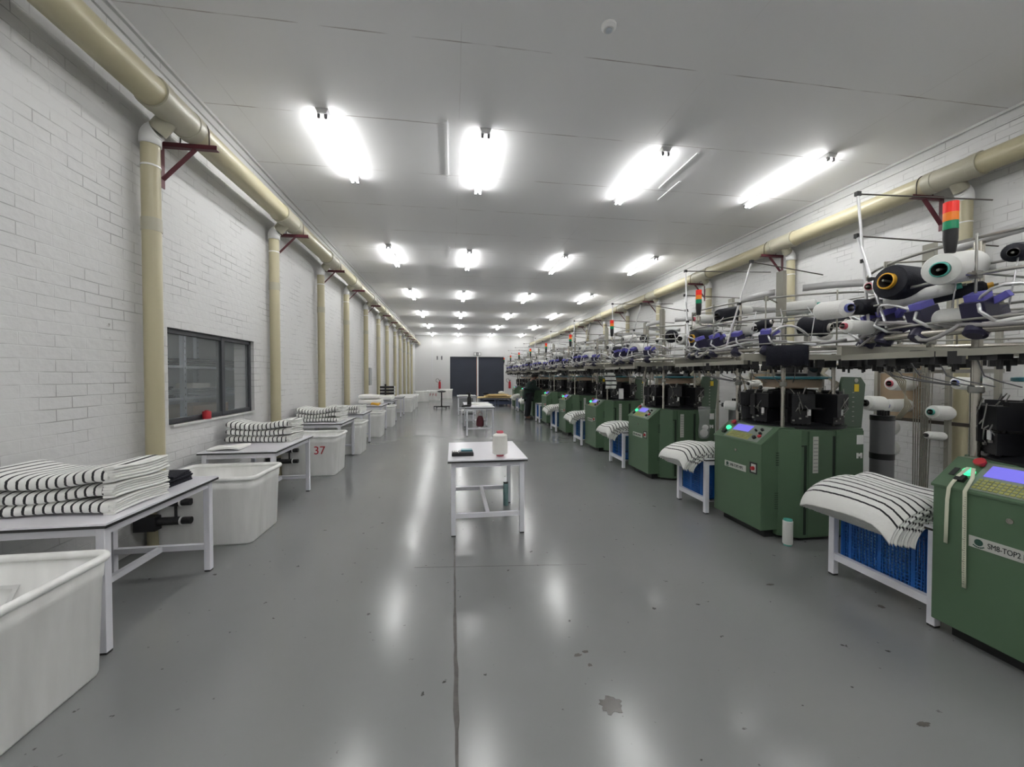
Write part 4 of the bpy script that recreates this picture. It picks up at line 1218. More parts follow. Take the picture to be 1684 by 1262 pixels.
# yarn feeders with purple caps
for k in range(8):
    a = PI * 0.62 + k * 0.26
    ca, sa = math.cos(a), math.sin(a)
    def P(r, s_, z):
        return (r * ca - s_ * sa, r * sa + s_ * ca, z)
    fd = B()
    fd.cbox(P(0.92, 0, 1.815), (0.10, 0.09, 0.11), a, 0.35)
    fd.lathe([(0.04, 0), (0.045, 0.03), (0.045, 0.06), (0.03, 0.07)], P(0.92, 0, 1.75), (ca * 0.5, sa * 0.5, -0.8), 12)
    fd.cbox(P(0.84, 0.03, 1.80), (0.10, 0.03, 0.05), a, 0.5)
    fd = fd.done('yarn_feeder', 'feeder', mc, loc=CR)
    b = B(); b.cbox(P(0.935, 0, 1.882), (0.07, 0.07, 0.04), a, 0.35)
    if k % 2:
        b.cbox(P(0.90, 0.045, 1.86), (0.03, 0.11, 0.03), a, 0.2, 0.5)
    b.done('cap', 'purple', fd)
    b = B(); b.tube([P(0.99, 0.03, 1.84), P(1.02, 0.05, 1.80), P(0.97, 0.07, 1.76), P(0.9, 0.08, 1.75)], 0.008, 6); b.done('air_pipe', 'rodalu', fd)
# signal tower
SX_, SY_ = -1.15, -0.18
sg = B(); sg.lathe([(0.019, 2.085), (0.021, 2.10), (0.027, 2.15), (0.027, 2.195)], (SX_, SY_, 0), seg=16)
sg = sg.done('signal_tower', 'black', mc)
for z0, z1, m in ((2.195, 2.235, 'greenlens'), (2.235, 2.275, 'amberlens'), (2.275, 2.325, 'redlens')):
    B().lathe([(0.028, z0), (0.0275, z1)], (SX_, SY_, 0), seg=16).done('lens', m, sg)
B().tube([(SX_, SY_, 2.09), (SX_, SY_, 2.01), (SX_ + 0.03, SY_, 1.99), (-0.985, SY_, 1.99)], 0.009, 8).lathe([(0.02, 2.03), (0.02, 2.07)], (SX_, SY_, 0), seg=10).done('tower_mount', 'chrome', sg)

# leaning sensor rods
def rods(pairs, name='sensor_rod'):
    for p0, p1, p2 in pairs:
        r_ = B(); r_.cyl(p0, p1, 0.008, seg=8)
        r_ = r_.done(name, 'rodalu', mc)
        b = B(); b.cyl(p1, p2, 0.005, seg=6); b.done('cross_rod', 'darksteel', r_)
        m_ = [(p0[i] + p1[i]) / 2 for i in range(3)]
        B().cbox(p1, (0.03, 0.024, 0.028)).done('joint', 'black', r_)
        B().cbox(m_, (0.024, 0.024, 0.024)).done('joint', 'black', r_)
rods([((-1.01, -0.40, 1.78), (-0.85, -0.50, 2.52), (-0.12, -0.50, 2.43)), ((-0.90, 0.40, 1.78), (-0.85, 0.53, 2.70), (0.24, 0.53, 2.73)), ((-0.97, 0.24, 1.78), (-0.86, 0.52, 2.42), (0.25, 0.50, 2.40))])

first_rod = [c for c in mc.children if c.name.startswith('sensor_rod')][0].data
mach = [None, mc] + [None] * 7
for i, y in enumerate(MYS):
    if i != 1:
        mach[i] = dup(mc, (MX, y, 0), None, mlabel[i])
for c in list(mach[0].children):
    if c.data == first_rod:
        for g in list(c.children):
            bpy.data.objects.remove(g)
        bpy.data.objects.remove(c)

# ------------------------------------------------------------------ yarn cones
def yarn_cone(A, Bp, r, ym, tm, label, group=None, taper=0.93, ring=False):
    """A: small end with the tube mouth, Bp: base end"""
    A = Vector(A); Bv = Vector(Bp)
    d = Bv - A; L = d.length; d.normalize()
    t = thing('yarn_cone', label, 'yarn cone', A, 0, group)
    rt = r * 0.45
    b = B(); b.lathe([(rt * 1.02, -0.012), (r * taper * 0.92, 0.0), (r * taper, 0.014), (r, L - 0.02), (r * 0.9, L), (rt, L + 0.004)], (0, 0, 0), d, 24, cap=False)
    b.done('yarn', ym, t)
    b = B(); b.lathe([(rt * 0.98, L), (rt * 0.98, -0.03), (rt * 0.86, -0.034), (rt * 0.80, -0.03)], (0, 0, 0), d, 18, cap=False); b.mi = 1
    b.lathe([(rt * 0.82, -0.028), (rt * 0.75, L)], (0, 0, 0), d, 18, cap=False); b.lathe([(0.001, L * 0.6), (rt * 0.78, L * 0.6)], (0, 0, 0), d, 18, cap=False)
    b.done('tube', [tm, 'tubein'], t)
    b = B(); b.cyl(d * (-0.05), d * (L + 0.05), 0.006, seg=6); b.done('spindle', 'steel', t)
    return t
W, K = 'yarn_w', 'yarn_b'
G1 = 'yarn cones on the nearest machine'
cones = [
 ((2.33, 1.62, 2.012), (2.74, 1.78, 2.09), .081, W, 't_teal', 'large white yarn cone with teal tube on the nearest machine', G1),
 ((2.48, 1.97, 2.04), (2.80, 1.99, 2.02), .104, K, 't_yellow', 'large black yarn cone with yellow tube on the nearest machine', G1),
 ((2.667, 1.80, 1.975), (2.55, 2.05, 1.93), .036, W, 't_teal', 'slim white yarn cone with teal tip on the nearest machine', G1),
 ((2.791, 1.75, 1.972), (2.68, 1.92, 1.94), .037, K, 't_yellow', 'slim black yarn cone with yellow tip on the nearest machine', G1),
 ((2.73, 1.6, 2.106), (3.00, 1.72, 2.16), .05, K, 't_black', 'black yarn cone at the picture edge on the nearest machine', G1),
 ((2.597, 2.17, 2.06), (2.80, 2.22, 2.085), .05, W, 't_pink', 'white yarn cone with pink tube on the nearest machine', G1),
 ((2.56, 1.6, 1.785), (2.58, 1.80, 1.80), .056, W, 't_black', 'white yarn cone with dark mouth low on the nearest machine', G1),
 ((2.525, 2.2, 1.935), (2.751, 2.22, 1.94), .052, K, 't_black', 'black yarn cone lying beside the pink tube, nearest machine', G1),
 ((2.459, 2.2, 1.925), (2.50, 2.42, 1.94), .062, W, 't_blue', 'white yarn cone with blue mouth on the nearest machine', G1),
 ((2.366, 2.12, 1.80), (2.56, 2.14, 1.795), .044, W, 't_pink', 'white yarn cone lying above the purple feeders, nearest machine', G1)]
G2 = 'yarn cones on the second machine'
cones += [
 ((3.456, 3.4, 2.172), (3.30, 3.62, 2.165), .07, W, 't_teal', 'white yarn cone with teal tip high on the second machine', G2),
 ((3.27, 3.1, 1.925), (3.20, 3.30, 1.96), .085, K, 't_white', 'large black yarn cone with pale ring facing the camera, second machine', G2),
 ((3.159, 4.1, 2.238), (3.35, 4.15, 2.242), .055, W, 't_black', 'white yarn cone with dark mouth high on the second machine', G2),
 ((2.79, 3.9, 2.135), (3.06, 3.97, 2.185), .072, K, 't_black', 'black yarn cone high on the second machine', G2),
 ((2.72, 4.2, 2.14), (2.98, 4.2, 2.146), .052, W, 't_pink', 'white yarn cone with pink tube on the second machine', G2),
 ((2.715, 4.22, 2.04), (2.97, 4.22, 2.045), .055, 'yarn_c', 't_white', 'pale yarn cone under the pink tubed cone, second machine', G2),
 ((2.57, 4.0, 1.90), (2.86, 4.02, 1.90), .10, K, 't_yellow', 'large black yarn cone with yellow tube on the second machine', G2),
 ((3.078, 3.75, 1.985), (3.10, 4.0, 2.0), .062, W, 't_black', 'white yarn cone with dark mouth facing the camera, second machine', G2),
 ((3.19, 3.66, 2.04), (3.12, 3.88, 1.98), .055, K, 't_white', 'black yarn cone with pale ring tilted, second machine', G2)]
G3 = 'yarn cones on the third machine'
cones += [
 ((2.80, 5.9, 1.90), (3.06, 6.1, 1.92), .125, W, 't_black', 'large white yarn cone facing the camera on the third machine', G3),
 ((3.18, 5.5, 2.08), (3.30, 5.70, 2.10), .10, K, 't_black', 'large black yarn cone on the third machine', G3),
 ((2.55, 6.1, 1.885), (2.80, 6.12, 1.90), .085, K, 't_black', 'black yarn cone beside the large white cone, third machine', G3),
 ((2.777, 6.25, 2.10), (2.98, 6.25, 2.12), .059, W, 't_black', 'white yarn cone above the large white cone, third machine', G3),
 ((2.993, 6.0, 2.09), (3.10, 6.15, 2.10), .066, K, 't_white', 'black yarn cone with pale ring on the third machine', G3)]
for c in cones:
    yarn_cone(*c[:5], c[5], c[6])
# cones on the machines further down the row
def dcone(src, loc, rz, label, group):
    return dup(src, loc, rz, label, group)
protoW = yarn_cone((2.78, 8.15, 1.90), (3.03, 8.3, 1.92), .11, W, 't_black', 'large white yarn cone facing the camera on the fourth machine', 'yarn cones on the fourth machine')
protoK = yarn_cone((2.60, 8.35, 1.88), (2.84, 8.36, 1.885), .095, K, 't_black', 'large black yarn cone on the fourth machine', 'yarn cones on the fourth machine')
protow = yarn_cone((2.75, 8.42, 2.09), (2.97, 8.46, 2.10), .062, W, 't_black', 'smaller white yarn cone on the upper ring of the fourth machine', 'small white cones on the fourth machine')
protok = yarn_cone((3.22, 7.75, 2.05), (3.32, 7.93, 2.07), .065, K, 't_white', 'smaller black yarn cone on the upper ring of the fourth machine', 'small black cones on the fourth machine')
def near_ring(i, specs):
    q = random.Random(60 + i)
    for kind, x, dy, z, rz in specs:
        src = {'W': protoW, 'K': protoK, 'w': protow, 'k': protok}[kind]
        nm = {'W': 'large white', 'K': 'large black', 'w': 'smaller white', 'k': 'smaller black'}[kind]
        plural = {'W': 'large white', 'K': 'large black', 'w': 'small white', 'k': 'small black'}[kind]
        dup(src, (x, MYS[i] + dy, z), rz + (q.random() - 0.5) * 0.3, '%s yarn cone on the overhead creel of the %s machine in the row' % (nm, mword[i]), '%s cones on the %s machine' % (plural, mword[i]))
near_ring(1, [('w', 2.75, 0.78, 1.95, 0.2), ('w', 3.3, 0.75, 1.95, 0.1), ('w', 4.2, -0.3, 2.05, 0.4), ('k', 3.6, 0.7, 1.95, 0.1), ('w', 3.7, 0.75, 2.1, 0.6), ('w', 4.1, 0.2, 1.96, 0.3), ('k', 4.3, 0.1, 2.1, 0.3)])
near_ring(2, [('w', 3.2, -0.55, 2.0, 0.2), ('k', 2.95, 0.65, 1.97, 0.1), ('w', 3.15, 0.75, 2.1, 0.1), ('w', 4.2, 0.0, 2.0, 0.2), ('w', 3.7, -0.4, 2.1, 0.3), ('w', 3.45, 0.5, 2.09, 0.2), ('w', 3.9, 0.3, 1.95, 0.6), ('w', 2.62, 0.62, 1.98, 0.0)])
near_ring(3, [('k', 2.95, 0.7, 2.05, 0.1), ('w', 3.2, -0.6, 2.1, 0.2), ('w', 3.3, 0.7, 1.98, 0.1), ('w', 4.1, -0.1, 2.0, 0.2), ('w', 3.1, 0.4, 2.12, 0.2), ('w', 2.7, 0.75, 2.0, 0.0), ('w', 3.5, -0.2, 2.0, 0.0), ('w', 3.9, 0.2, 2.1, 0.3)])
for i in (4, 5, 6, 7, 8):
    near_ring(i, [('W' if i in (5, 7) else 'K', 2.66, 0.15, 1.9, 0.0), ('w', 2.72, 0.55, 2.08, 0.1), ('w', 2.95, 0.2, 2.1, 0.0), ('w', 3.3, 0.3, 2.1, 0.2), ('K', 2.9, -0.5, 1.9, 0.2), ('w', 2.6, 0.75, 1.97, 0.0), ('w', 3.15, -0.65, 2.08, 0.3), ('k', 3.4, -0.1, 2.1, 0.2), ('w', 3.7, 0.1, 1.98, 0.2)])

# ------------------------------------------------------------------ yarn racks by the right wall
RX = 5.50
GR = 'white cones on the wall racks'
rackp = None
rack_y = [4.3, 6.6, 8.75, 10.9, 13.0, 15.1, 17.2]
rack_l = ['steel yarn rack by the right wall, between the first two machines'] + ['steel yarn rack by the right wall, %s from the camera' % ordn[i] for i in range(1, 7)]
for i, y in enumerate(rack_y):
    if rackp is None:
        rackp = thing('yarn_rack', rack_l[0], 'rack', (RX + 0.1, y, 0), 0, 'steel yarn racks by the right wall')
        for dy in (-0.92, -0.50, -0.27, 0.28):
            B().box(-0.02, dy - 0.022, 0, 0.02, dy + 0.022, 2.35).done('upright', 'olive', rackp)
        for z in (0.95, 1.55, 2.0):
            B().box(0.02, -0.94, z - 0.02, 0.05, 0.30, z + 0.02).done('cross_bar', 'darksteel' if z < 1 else 'steel', rackp)
        b = B()
        for k in range(8):
            b.cyl((-0.07 - 0.012 * k, -0.36 + 0.012 * k, 0.0), (-0.07 - 0.012 * k, -0.40 + 0.02 * k, 1.70), 0.006, seg=6)
        b.done('thread_tube', 'chrome', rackp)
        b = B()
        for dy in (-0.5, -0.27):
            for k in range(8):
                b.cyl((-0.09, dy, 0.5 + 0.17 * k), (0.02, dy, 0.52 + 0.17 * k), 0.004, seg=5)
        b.done('peg', 'steel', rackp)
    else:
        dup(rackp, (RX + 0.1, y, 0), None, rack_l[i])
tag(B().box(5.626, 4.06, 0.97, 5.648, 4.56, 1.72).done('cardboard_sheet', 'card'), 'brown cardboard sheet standing behind the wall rack near the second machine', 'cardboard')
tag(B().box(5.626, 6.38, 0.97, 5.648, 6.86, 1.62).done('cardboard_sheet', 'card'), 'brown cardboard sheet behind the second wall rack', 'cardboard')
rc = [((5.32, 4.19, 1.404), (5.61, 4.19, 1.403), .09, 't_pink', 'white yarn cone with pink mouth, before the brown cardboard, upper'),
      ((5.32, 4.22, 1.133), (5.61, 4.22, 1.129), .083, 't_blue', 'white yarn cone with blue mouth, before the brown cardboard, lower'),
      ((5.0, 4.21, 1.166), (5.226, 4.21, 1.149), .096, 't_black', 'white yarn cone with black mouth above the dark canister'),
      ((5.32, 3.755, 1.092), (5.542, 3.755, 1.075), .082, 't_teal', 'white yarn cone with dark teal mouth on a rack upright'),
      ((5.32, 3.541, 1.423), (5.72, 3.541, 1.397), .072, 't_blue', 'long white yarn cone with blue mouth behind the steel post'),
      ((5.32, 3.797, .826), (5.535, 3.797, .807), .048, 't_black', 'slim white yarn tube low on the rack upright'),
      ((5.32, 3.725, 1.643), (5.48, 3.725, 1.623), .061, 't_teal', 'white yarn cone with teal mouth high on the rack upright'),
      ((5.32, 4.194, 1.635), (5.61, 4.194, 1.637), .065, 't_white', 'white yarn cone half hidden by the beam, before the cardboard'),
      ((5.32, 4.308, .85), (5.50, 4.308, .848), .105, 't_white', 'white yarn cone behind the dark canister, upper'),
      ((5.32, 4.304, .59), (5.50, 4.304, .587), .105, 't_white', 'white yarn cone behind the dark canister, lower'),
      ((5.32, 6.568, 1.358), (5.52, 6.568, 1.358), .066, 't_black', 'white yarn cone seen between the second and third machines, on the rack')]
for a_, b_, r, tm, lab in rc:
    yarn_cone(a_, b_, r, W, tm, lab, GR)
t = yarn_cone((2.95, 4.0, 1.18), (3.03, 3.925, 1.175), .052, W, 't_black', 'white yarn cone beside the knitting head of the second machine')
protoR = yarn_cone((5.32, 8.85, 1.42), (5.56, 8.85, 1.42), .08, W, 't_black', 'white yarn cone on the wall rack behind the fourth machine', 'white cones on the wall rack behind the fourth machine')
for i in range(1, 7):
    for k, (dy, z) in enumerate(((-0.6, 1.75), (-0.1, 1.62), (0.25, 1.42), (-0.4, 1.3), (0.1, 1.75))):
        dup(protoR, (5.32, rack_y[i] + dy + 0.07, z), None, 'white yarn cone on the %s steel rack by the right wall' % ordn[i], 'white cones on the %s wall rack' % ordn[i])

# ------------------------------------------------------------------ tables between the machines with crates and striped piles
def side_table(label, y0, y1, x0=2.70, x1=3.35, ht=0.60):
    t = thing('side_table', label, 'table', ((x0 + x1) / 2, (y0 + y1) / 2, 0), 0, 'white tables between the machines')
    wx, wy = (x1 - x0) / 2, (y1 - y0) / 2
    b = B(); b.box(-wx, -wy, ht - 0.012, wx, wy, ht); b.mi = 1; b.box(-wx - 0.001, -wy - 0.001, ht - 0.024, wx + 0.001, wy + 0.001, ht - 0.011)
    b.done('table_top', ['lam', 'black'], t)
    s = 0.022
    for sx in (-1, 1):
        for sy in (-1, 1):
            lx, ly = sx * (wx - s), sy * (wy - s)
            lg = B().box(lx - s, ly - s, 0.012, lx + s, ly + s, ht - 0.024).done('leg', 'frame_w', t, bevel=0.003)
            B().box(lx - s * 0.9, ly - s * 0.9, 0, lx + s * 0.9, ly + s * 0.9, 0.012).done('foot', 'black', lg)
    for sx in (-1, 1):
        B().box(sx * (wx - s) - 0.018, -wy + 2 * s, 0.12, sx * (wx - s) + 0.018, wy - 2 * s, 0.17).done('stretcher', 'frame_w', t)
    for sy in (-1, 1):
        B().box(-wx + 2 * s, sy * (wy - s) - 0.015, ht - 0.07, wx - 2 * s, sy * (wy - s) + 0.015, ht - 0.024).done('rail', 'frame_w', t)
    b = B()
    for k in range(5):
        xx = -wx + 0.1 + k * (2 * wx - 0.2) / 4
        b.box(xx - 0.02, -wy + 2 * s, 0.125, xx + 0.02, wy - 2 * s, 0.14)
    b.box(-wx + 0.05, -wy + 2 * s - 0.0, 0.12, wx - 0.05, -wy + 2 * s + 0.02, 0.14); b.box(-wx + 0.05, wy - 2 * s - 0.02, 0.12, wx - 0.05, wy - 2 * s, 0.14)
    b.done('shelf_slats', 'frame_w', t)
    return t
def crate(label, x0, x1, y0, y1, z0, z1, group='blue crates under the side tables', fine=True):
    t = thing('plastic_crate', label, 'crate', ((x0 + x1) / 2, (y0 + y1) / 2, z0), 0, group)
    hx, hy, h = (x1 - x0) / 2, (y1 - y0) / 2, z1 - z0
    th = 0.008
    b = B()
    for sx in (-1, 1):
        for sy in (-1, 1):
            b.box(sx * hx - (0.03 if sx > 0 else 0), sy * hy - (0.03 if sy > 0 else 0), 0, sx * hx + (0.03 if sx < 0 else 0), sy * hy + (0.03 if sy < 0 else 0), h)
    b.done('corner_post', 'blue', t)
    b = B(); b.box(-hx, -hy, 0, hx, hy, 0.02); b.done('crate_floor', 'blue', t)
    pitch = 0.022 if fine else 0.05
    for side in range(4):
        b = B()
        if side < 2:
            xx = (-hx, hx - th)[side]
            n = int((2 * hy) / pitch)
            for k in range(n + 1):
                yy = -hy + 2 * hy * k / n
                w_ = 0.012 if k % 9 == 4 else 0.0028
                b.box(xx, yy - w_, 0, xx + th, yy + w_, h)
            nz = int(h / pitch)
            for k in range(nz + 1):
                zz = h * k / nz
                b.box(xx + 0.001, -hy, zz - 0.0028, xx + th - 0.001, hy, zz + 0.0028)
            b.box(xx - 0.004, -hy, h - 0.05, xx + th, hy, h)
        else:
            yy = (-hy, hy - th)[side - 2]
            n = int((2 * hx) / pitch)
            for k in range(n + 1):
                xx = -hx + 2 * hx * k / n
                w_ = 0.012 if k % 9 == 4 else 0.0028
                b.box(xx - w_, yy, 0, xx + w_, yy + th, h)
            nz = int(h / pitch)
            for k in range(nz + 1):
                zz = h * k / nz
                b.box(-hx, yy + 0.001, zz - 0.0028, hx, yy + th - 0.001, zz + 0.0028)
            b.box(-hx, yy - 0.004, h - 0.05, hx, yy + th, h)
        b.done('side_grid', 'blue', t)
    return t
def pile(label, y0, y1, ht, x_in=3.30, x_out=2.62, drop=0.12, th=0.13, layers=6, seed=1, edge=2.74):
    """fanned pile of striped knit drooping over the aisle edge of a side table; stripes run along Y"""
    root = thing('fabric_pile', label, 'folded fabric', (0, 0, 0), 0, 'striped piles on the side tables')
    q = random.Random(seed)
    lt = th / layers
    for k in range(layers):
        z0 = ht + k * lt
        out = x_out - 0.012 * k + 0.012 * (q.random() - 0.5) + 0.02 * (layers - k) / layers
        # centre line in XZ: flat on the table, then bending down past the edge
        path = []
        n1 = 10
        for i in range(n1):
            s = i / n1
            x = x_in + (edge + 0.03 - x_in) * s
            path.append((x, z0 + 0.025 * math.sin(3.2 * s + seed) * (k / layers) + 0.02 * (k / layers)))
        Rr = 0.05 + (z0 - ht)
        zed = path[-1][1]
        n2 = 10
        ext = edge + 0.03 - out + 0.05 * (k / layers)
        for i in range(n2 + 1):
            s = i / n2
            path.append((edge + 0.03 - ext * math.sin(s * PI / 2 * 0.95), zed - (drop + 0.35 * (z0 - ht)) * (1 - math.cos(s * PI / 2 * 0.95))))
        b = B(); bm = b.bm; uvl = bm.loops.layers.uv.new('UVMap')
        ny = 12
        arc = [0.0]
        for p0, p1 in zip(path[:-1], path[1:]):
            arc.append(arc[-1] + math.hypot(p1[0] - p0[0], p1[1] - p0[1]))
        tot = arc[-1]
        jy0 = y0 + 0.012 * (q.random() - 0.5); jy1 = y1 + 0.012 * (q.random() - 0.5)
        top, bot = [], []
        for i, (x, z) in enumerate(path):
            rt, rb = [], []
            ss = arc[i] / tot
            for j in range(ny + 1):
                v = j / ny
                yy = jy0 + (jy1 - jy0) * v
                wv = 0.012 * math.sin(v * 5 + ss * 3 + seed) * (k + 1) / layers
                near = max(0.0, 1 - v * 5.0)
                sagn = -0.05 * near * near * (k + 2) / layers * (0.4 + ss)
                far = max(0.0, 1 - (1 - v) * 6.0)
                sagn -= 0.03 * far * far * (k + 1) / layers
                zf = max(z + wv + sagn, (ht + 0.003 + k * 0.003) if x > edge - 0.02 else -9)
                rt.append(bm.verts.new((x, yy, zf + lt * 0.84))); rb.append(bm.verts.new((x, yy, zf)))
            top.append(rt); bot.append(rb)
        def quad(a, b_, c, d, uvs):
            f = bm.faces.new((a, b_, c, d)); f.smooth = True
            for lp, uv_ in zip(f.loops, uvs):
                lp[uvl].uv = uv_
        npth = len(path)
        for i in range(npth - 1):
            u0, u1 = tot - arc[i], tot - arc[i + 1]
            for j in range(ny):
                quad(top[i][j], top[i][j + 1], top[i + 1][j + 1], top[i + 1][j], ((u0, 0), (u0, 0.1), (u1, 0.1), (u1, 0)))
                quad(bot[i][j + 1], bot[i][j], bot[i + 1][j], bot[i + 1][j + 1], ((u0, 0.1), (u0, 0), (u1, 0), (u1, 0.1)))
            quad(bot[i][0], top[i][0], top[i + 1][0], bot[i + 1][0], ((u0, 0), (u0, 0), (u1, 0), (u1, 0)))
            quad(top[i][ny], bot[i][ny], bot[i + 1][ny], top[i + 1][ny], ((u0, 0), (u0, 0), (u1, 0), (u1, 0)))
        for j in range(ny):
            quad(top[0][j + 1], top[0][j], bot[0][j], bot[0][j + 1], ((tot, 0),) * 4)
            quad(top[-1][j], top[-1][j + 1], bot[-1][j + 1], bot[-1][j], ((0.0, 0),) * 4)
        b.done('knit_layer', 'stripes_all', root)
    return root
SIDE = [(1.957, 2.64), (3.96, 4.52), (6.09, 6.66), (8.22, 8.75), (10.35, 10.9), (12.42, 12.98), (14.53, 15.1), (16.62, 17.2)]
pair = ['the nearest and second', 'the second and third', 'the third and fourth', 'the fourth and fifth', 'the fifth and sixth', 'the sixth and seventh', 'the seventh and eighth', 'the eighth and farthest']
for i, (y0, y1) in enumerate(SIDE):
    dx = 0.12 if i == 0 else 0.0
    side_table('white side table between %s machines' % pair[i], y0, y1, 2.70 + dx, 3.10)
    crate('blue perforated crate under the side table between %s machines' % pair[i], 2.745 + dx, 3.05, y0 + 0.06, y1 - 0.06, 0.142, 0.56, fine=i < 2)
    if i not in (5,):
        pile('striped knit pile on the side table between %s machines' % pair[i], y0 - 0.06 + (0.12 if i == 0 else 0.1), y1 + 0.01, 0.60, 3.10, 2.74 if i == 0 else 2.56, 0.15, 0.15 if i == 0 else 0.10, 11 if i == 0 else 6, 3 + i, 2.86 if i == 0 else 2.74)
t = thing('plastic_bag', 'pale blue plastic bag inside the nearest blue crate', 'bag', (2.96, 2.35, 0.165))
B().loft([[(0.075 * k * math.cos(a), 0.19 * k * math.sin(a), z) for a in [2 * PI * i / 16 for i in range(16)]] for z, k in ((0, 0.9), (0.04, 1), (0.18, 1.0), (0.26, 0.75), (0.30, 0.4))]).done('body', 'film', t)
# white yarn tube standing on the floor before the second machine
t = thing('yarn_tube', 'white yarn tube standing on the floor before the second machine', 'yarn tube', (2.93, 3.13, 0))
B().lathe([(0.036, 0.012), (0.040, 0.018), (0.040, 0.215), (0.036, 0.22)], seg=22).done('yarn', 'yarn_w', t)
B().lathe([(0.032, 0.0), (0.032, 0.012)], seg=18).done('tube_foot', 't_teal', t)
b = B(); b.lathe([(0.036, 0.22), (0.035, 0.232), (0.030, 0.234), (0.028, 0.225)], seg=18)
b.done('tube', 't_teal', t)
# measuring tape hanging on the nearest console
def ribbon(b, pts, w, ax, th=0.0012):
    ax = Vector(ax).normalized()
    rings = []
    for i, p in enumerate(pts):
        p = Vector(p)
        t_ = Vector(pts[min(i + 1, len(pts) - 1)]) - Vector(pts[max(i - 1, 0)])
        n_ = t_.cross(ax).normalized() * th
        rings.append([p - ax * w / 2 - n_, p + ax * w / 2 - n_, p + ax * w / 2 + n_, p - ax * w / 2 + n_])
    b.loft(rings)
t = thing('measuring_tape', 'cream measuring tape hanging over the console of the nearest machine', 'measuring tape', (MX, MYS[0], 0))
b = B()
ribbon(b, [on_slope(0.14, 0.06, 0.034), on_slope(0.08, 0.08, 0.02), on_slope(0.02, 0.085, 0.008), (-0.735, 0.085, 0.868), (-0.737, 0.09, 0.80), (-0.733, 0.095, 0.66), (-0.732, 0.097, 0.55)], 0.018, (0, 1, 0))
ribbon(b, [on_slope(0.14, 0.04, 0.034), on_slope(0.08, 0.02, 0.018), on_slope(0.02, 0.015, 0.008), (-0.735, 0.014, 0.868), (-0.737, 0.012, 0.78), (-0.735, 0.012, 0.6), (-0.736, 0.01, 0.45), (-0.738, 0.006, 0.34)], 0.018, (0, 1, 0))
tp = b.done('ribbon', 'tape', t)
b = B()
for k in range(40):
    z = 0.36 + k * 0.0122
    b.box(-0.7395, 0.006, z, -0.737, 0.012 if k % 5 else 0.018, z + 0.0016)
b.done('graduation', 'ink', tp)
# black cloth over the ring rail of the second machine
b = B()
rings = []
nn = 18
for i in range(nn + 1):
    v = i / nn
    a = -2.50 + 0.30 * v
    ca, sa = math.cos(a), math.sin(a)
    wv = 0.006 * math.sin(v * 19)
    prof = [(0.915, 1.60), (0.918, 1.70), (0.93, 1.748), (0.955, 1.758), (0.98, 1.745), (0.99, 1.70), (0.992, 1.58 + 0.008 * math.sin(v * 23)), (0.984, 1.58 + 0.008 * math.sin(v * 23)), (0.980, 1.70), (0.97, 1.738), (0.955, 1.749), (0.938, 1.74), (0.926, 1.70), (0.923, 1.60)]
    rings.append([((r + wv) * ca, (r + wv) * sa, z) for r, z in prof])
b.loft(rings)
o = b.done('knit_panel', 'black_fab', loc=(MX + CR[0], MYS[1] + CR[1], 0))
tag(o, 'black knit panel draped over the ring rail of the second machine', 'fabric')
# striped cloth hanging at the fourth machine
b = B(); bm = b.bm; uvl = bm.loops.layers.uv.new('UVMap')
rows = []
for i in range(15):
    z = 1.84 - 0.6 * i / 14
    rows.append([bm.verts.new((2.93 + 0.20 * j / 6 + 0.012 * math.sin(i * 0.7), 7.42 + 0.035 * math.sin(j * 1.3 + i * 0.25), z)) for j in range(7)])
for i in range(14):
    for j in range(6):
        f = bm.faces.new((rows[i][j], rows[i][j + 1], rows[i + 1][j + 1], rows[i + 1][j])); f.smooth = True
        for lp, uu in zip(f.loops, (i, i, i + 1, i + 1)):
            lp[uvl].uv = (0.6 * uu / 14, 0)
o = b.done('knit_panel', 'stripes_hang')
sm = o.modifiers.new('solid', 'SOLIDIFY'); sm.thickness = 0.012
tag(o, 'striped knit panel hanging from the ring of the fourth machine', 'fabric')
# clear bag hanging at the third machine
t = thing('plastic_bag', 'clear plastic bag hanging on the side of the third machine', 'bag', (3.55, 5.255, 0.6))
b = B(); b.loft([[(0.09 * k * math.cos(a) * (1 + 0.12 * math.sin(5 * a + z * 9)), 0.03 * k * math.sin(a), z) for a in [2 * PI * i / 18 for i in range(18)]] for z, k in ((0, 0.5), (0.03, 0.85), (0.12, 0.95), (0.25, 0.8), (0.38, 0.95), (0.46, 1.0))], cap=False)
b.done('body', 'clear', t)
b = B(); b.sphere((0, 0, 0.08), 0.06, 12, 8, 1.1, 0.4, 1.0); b.sphere((0.02, 0, 0.16), 0.05, 12, 8, 1, 0.4, 0.8); b.done('waste_yarn', 'white_fab', t)
# pale sheet on a stand leg
tag(B().box(3.18, 7.36, 1.05, 3.27, 7.37, 1.25).done('paper_sheet', 'white'), 'white paper card fixed beside the third and fourth machines', 'paper')

# ------------------------------------------------------------------ the person at the sixth machine
def skin_mesh(name, verts, edges, radii, m, parent, root=0, sub=2):
    me = bpy.data.meshes.new(name)
    me.from_pydata([Vector(v) for v in verts], edges, [])
    o = bpy.data.objects.new(name, me)
    COL.objects.link(o)
    if parent:
        o.parent = parent
    sk = o.modifiers.new('skin', 'SKIN')
    sk.use_smooth_shade = True
    for i, r in enumerate(radii):
        d = me.skin_vertices[0].data[i]
        d.radius = r if isinstance(r, tuple) else (r, r)
        d.use_root = (i == root)
    ss = o.modifiers.new('sub', 'SUBSURF'); ss.levels = sub; ss.render_levels = sub
    me.materials.append(M[m])
    return o
pp = thing('person', 'person in dark green top and black trousers bending over a machine', 'person', (2.58, 13.52, 0), 0.0)
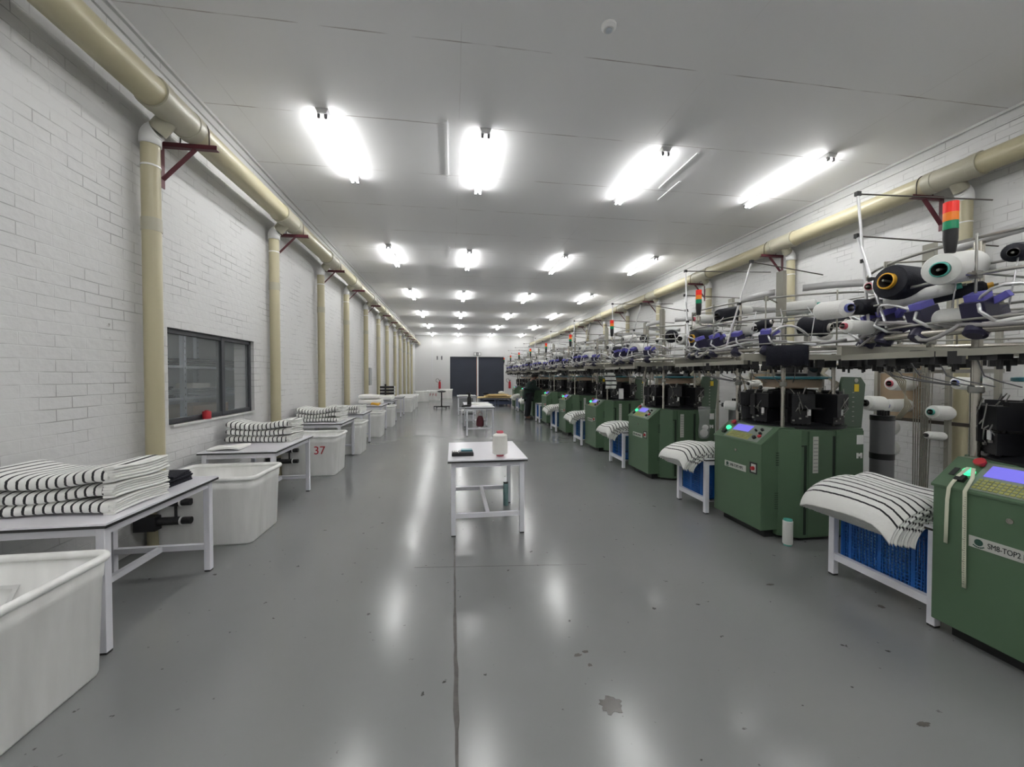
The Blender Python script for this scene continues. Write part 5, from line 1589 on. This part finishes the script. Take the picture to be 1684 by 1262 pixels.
# facing +X (towards the machines), leaning forward
V = [(0, 0, 0.86), (0.03, 0, 1.02), (0.09, 0, 1.20), (0.15, 0, 1.33), (0.19, 0, 1.40), (0.235, 0, 1.47), (0.26, 0, 1.545),
     (0, 0.09, 0.80), (0.03, 0.10, 0.46), (-0.01, 0.10, 0.09), (0.13, 0.11, 0.03),
     (0, -0.09, 0.80), (-0.05, -0.10, 0.46), (-0.10, -0.10, 0.09), (0.04, -0.11, 0.03),
     (0.15, 0.17, 1.31), (0.17, 0.22, 1.08), (0.36, 0.17, 1.02), (0.42, 0.16, 1.03),
     (0.15, -0.17, 1.31), (0.18, -0.22, 1.08), (0.38, -0.17, 1.04), (0.44, -0.16, 1.05)]
E = [(0, 1), (1, 2), (2, 3), (3, 4), (4, 5), (5, 6), (0, 7), (7, 8), (8, 9), (9, 10), (0, 11), (11, 12), (12, 13), (13, 14), (3, 15), (15, 16), (16, 17), (17, 18), (3, 19), (19, 20), (20, 21), (21, 22)]
rad = [(0.13, 0.16), (0.115, 0.15), (0.12, 0.16), (0.11, 0.15), 0.055, 0.085, 0.08, 0.095, 0.07, 0.05, 0.035, 0.095, 0.07, 0.05, 0.035, 0.065, 0.052, 0.04, 0.03, 0.065, 0.052, 0.04, 0.03]
body = skin_mesh('body', V, E, rad, 'skin', pp)
# clothing over the body
Vt = V[:4] + V[15:18] + V[19:22] + [(-0.015, 0, 0.76)]
Et = [(0, 1), (1, 2), (2, 3), (3, 4), (4, 5), (5, 6), (3, 7), (7, 8), (8, 9), (0, 10)]
Rt = [(0.165, 0.195), (0.145, 0.18), (0.145, 0.185), (0.13, 0.17), 0.08, 0.066, 0.052, 0.08, 0.066, 0.052, (0.155, 0.19)]
skin_mesh('jacket', Vt, Et, Rt, 'jacket', pp)
Vp = [V[0]] + V[7:10] + V[11:14]
Ep = [(0, 1), (1, 2), (2, 3), (0, 4), (4, 5), (5, 6)]
skin_mesh('trousers', Vp, Ep, [(0.15, 0.18), 0.12, 0.095, 0.078, 0.12, 0.095, 0.078], 'trousers', pp)
for s, x in ((0.10, 0.0), (-0.10, -0.09)):
    B().loft([[(x + 0.06 + 0.13 * k * math.cos(a), s + 0.045 * k * math.sin(a), z) for a in [2 * PI * i / 14 for i in range(14)]] for z, k in ((0, 1), (0.03, 1.0), (0.06, 0.8), (0.08, 0.5))]).done('shoe', 'black', pp)
b = B(); b.sphere((0.235, 0, 1.55), 0.115, 16, 10, 1.0, 0.95, 1.05); b.sphere((0.16, 0, 1.50), 0.07, 12, 8)
b.done('hair', 'hair', pp)
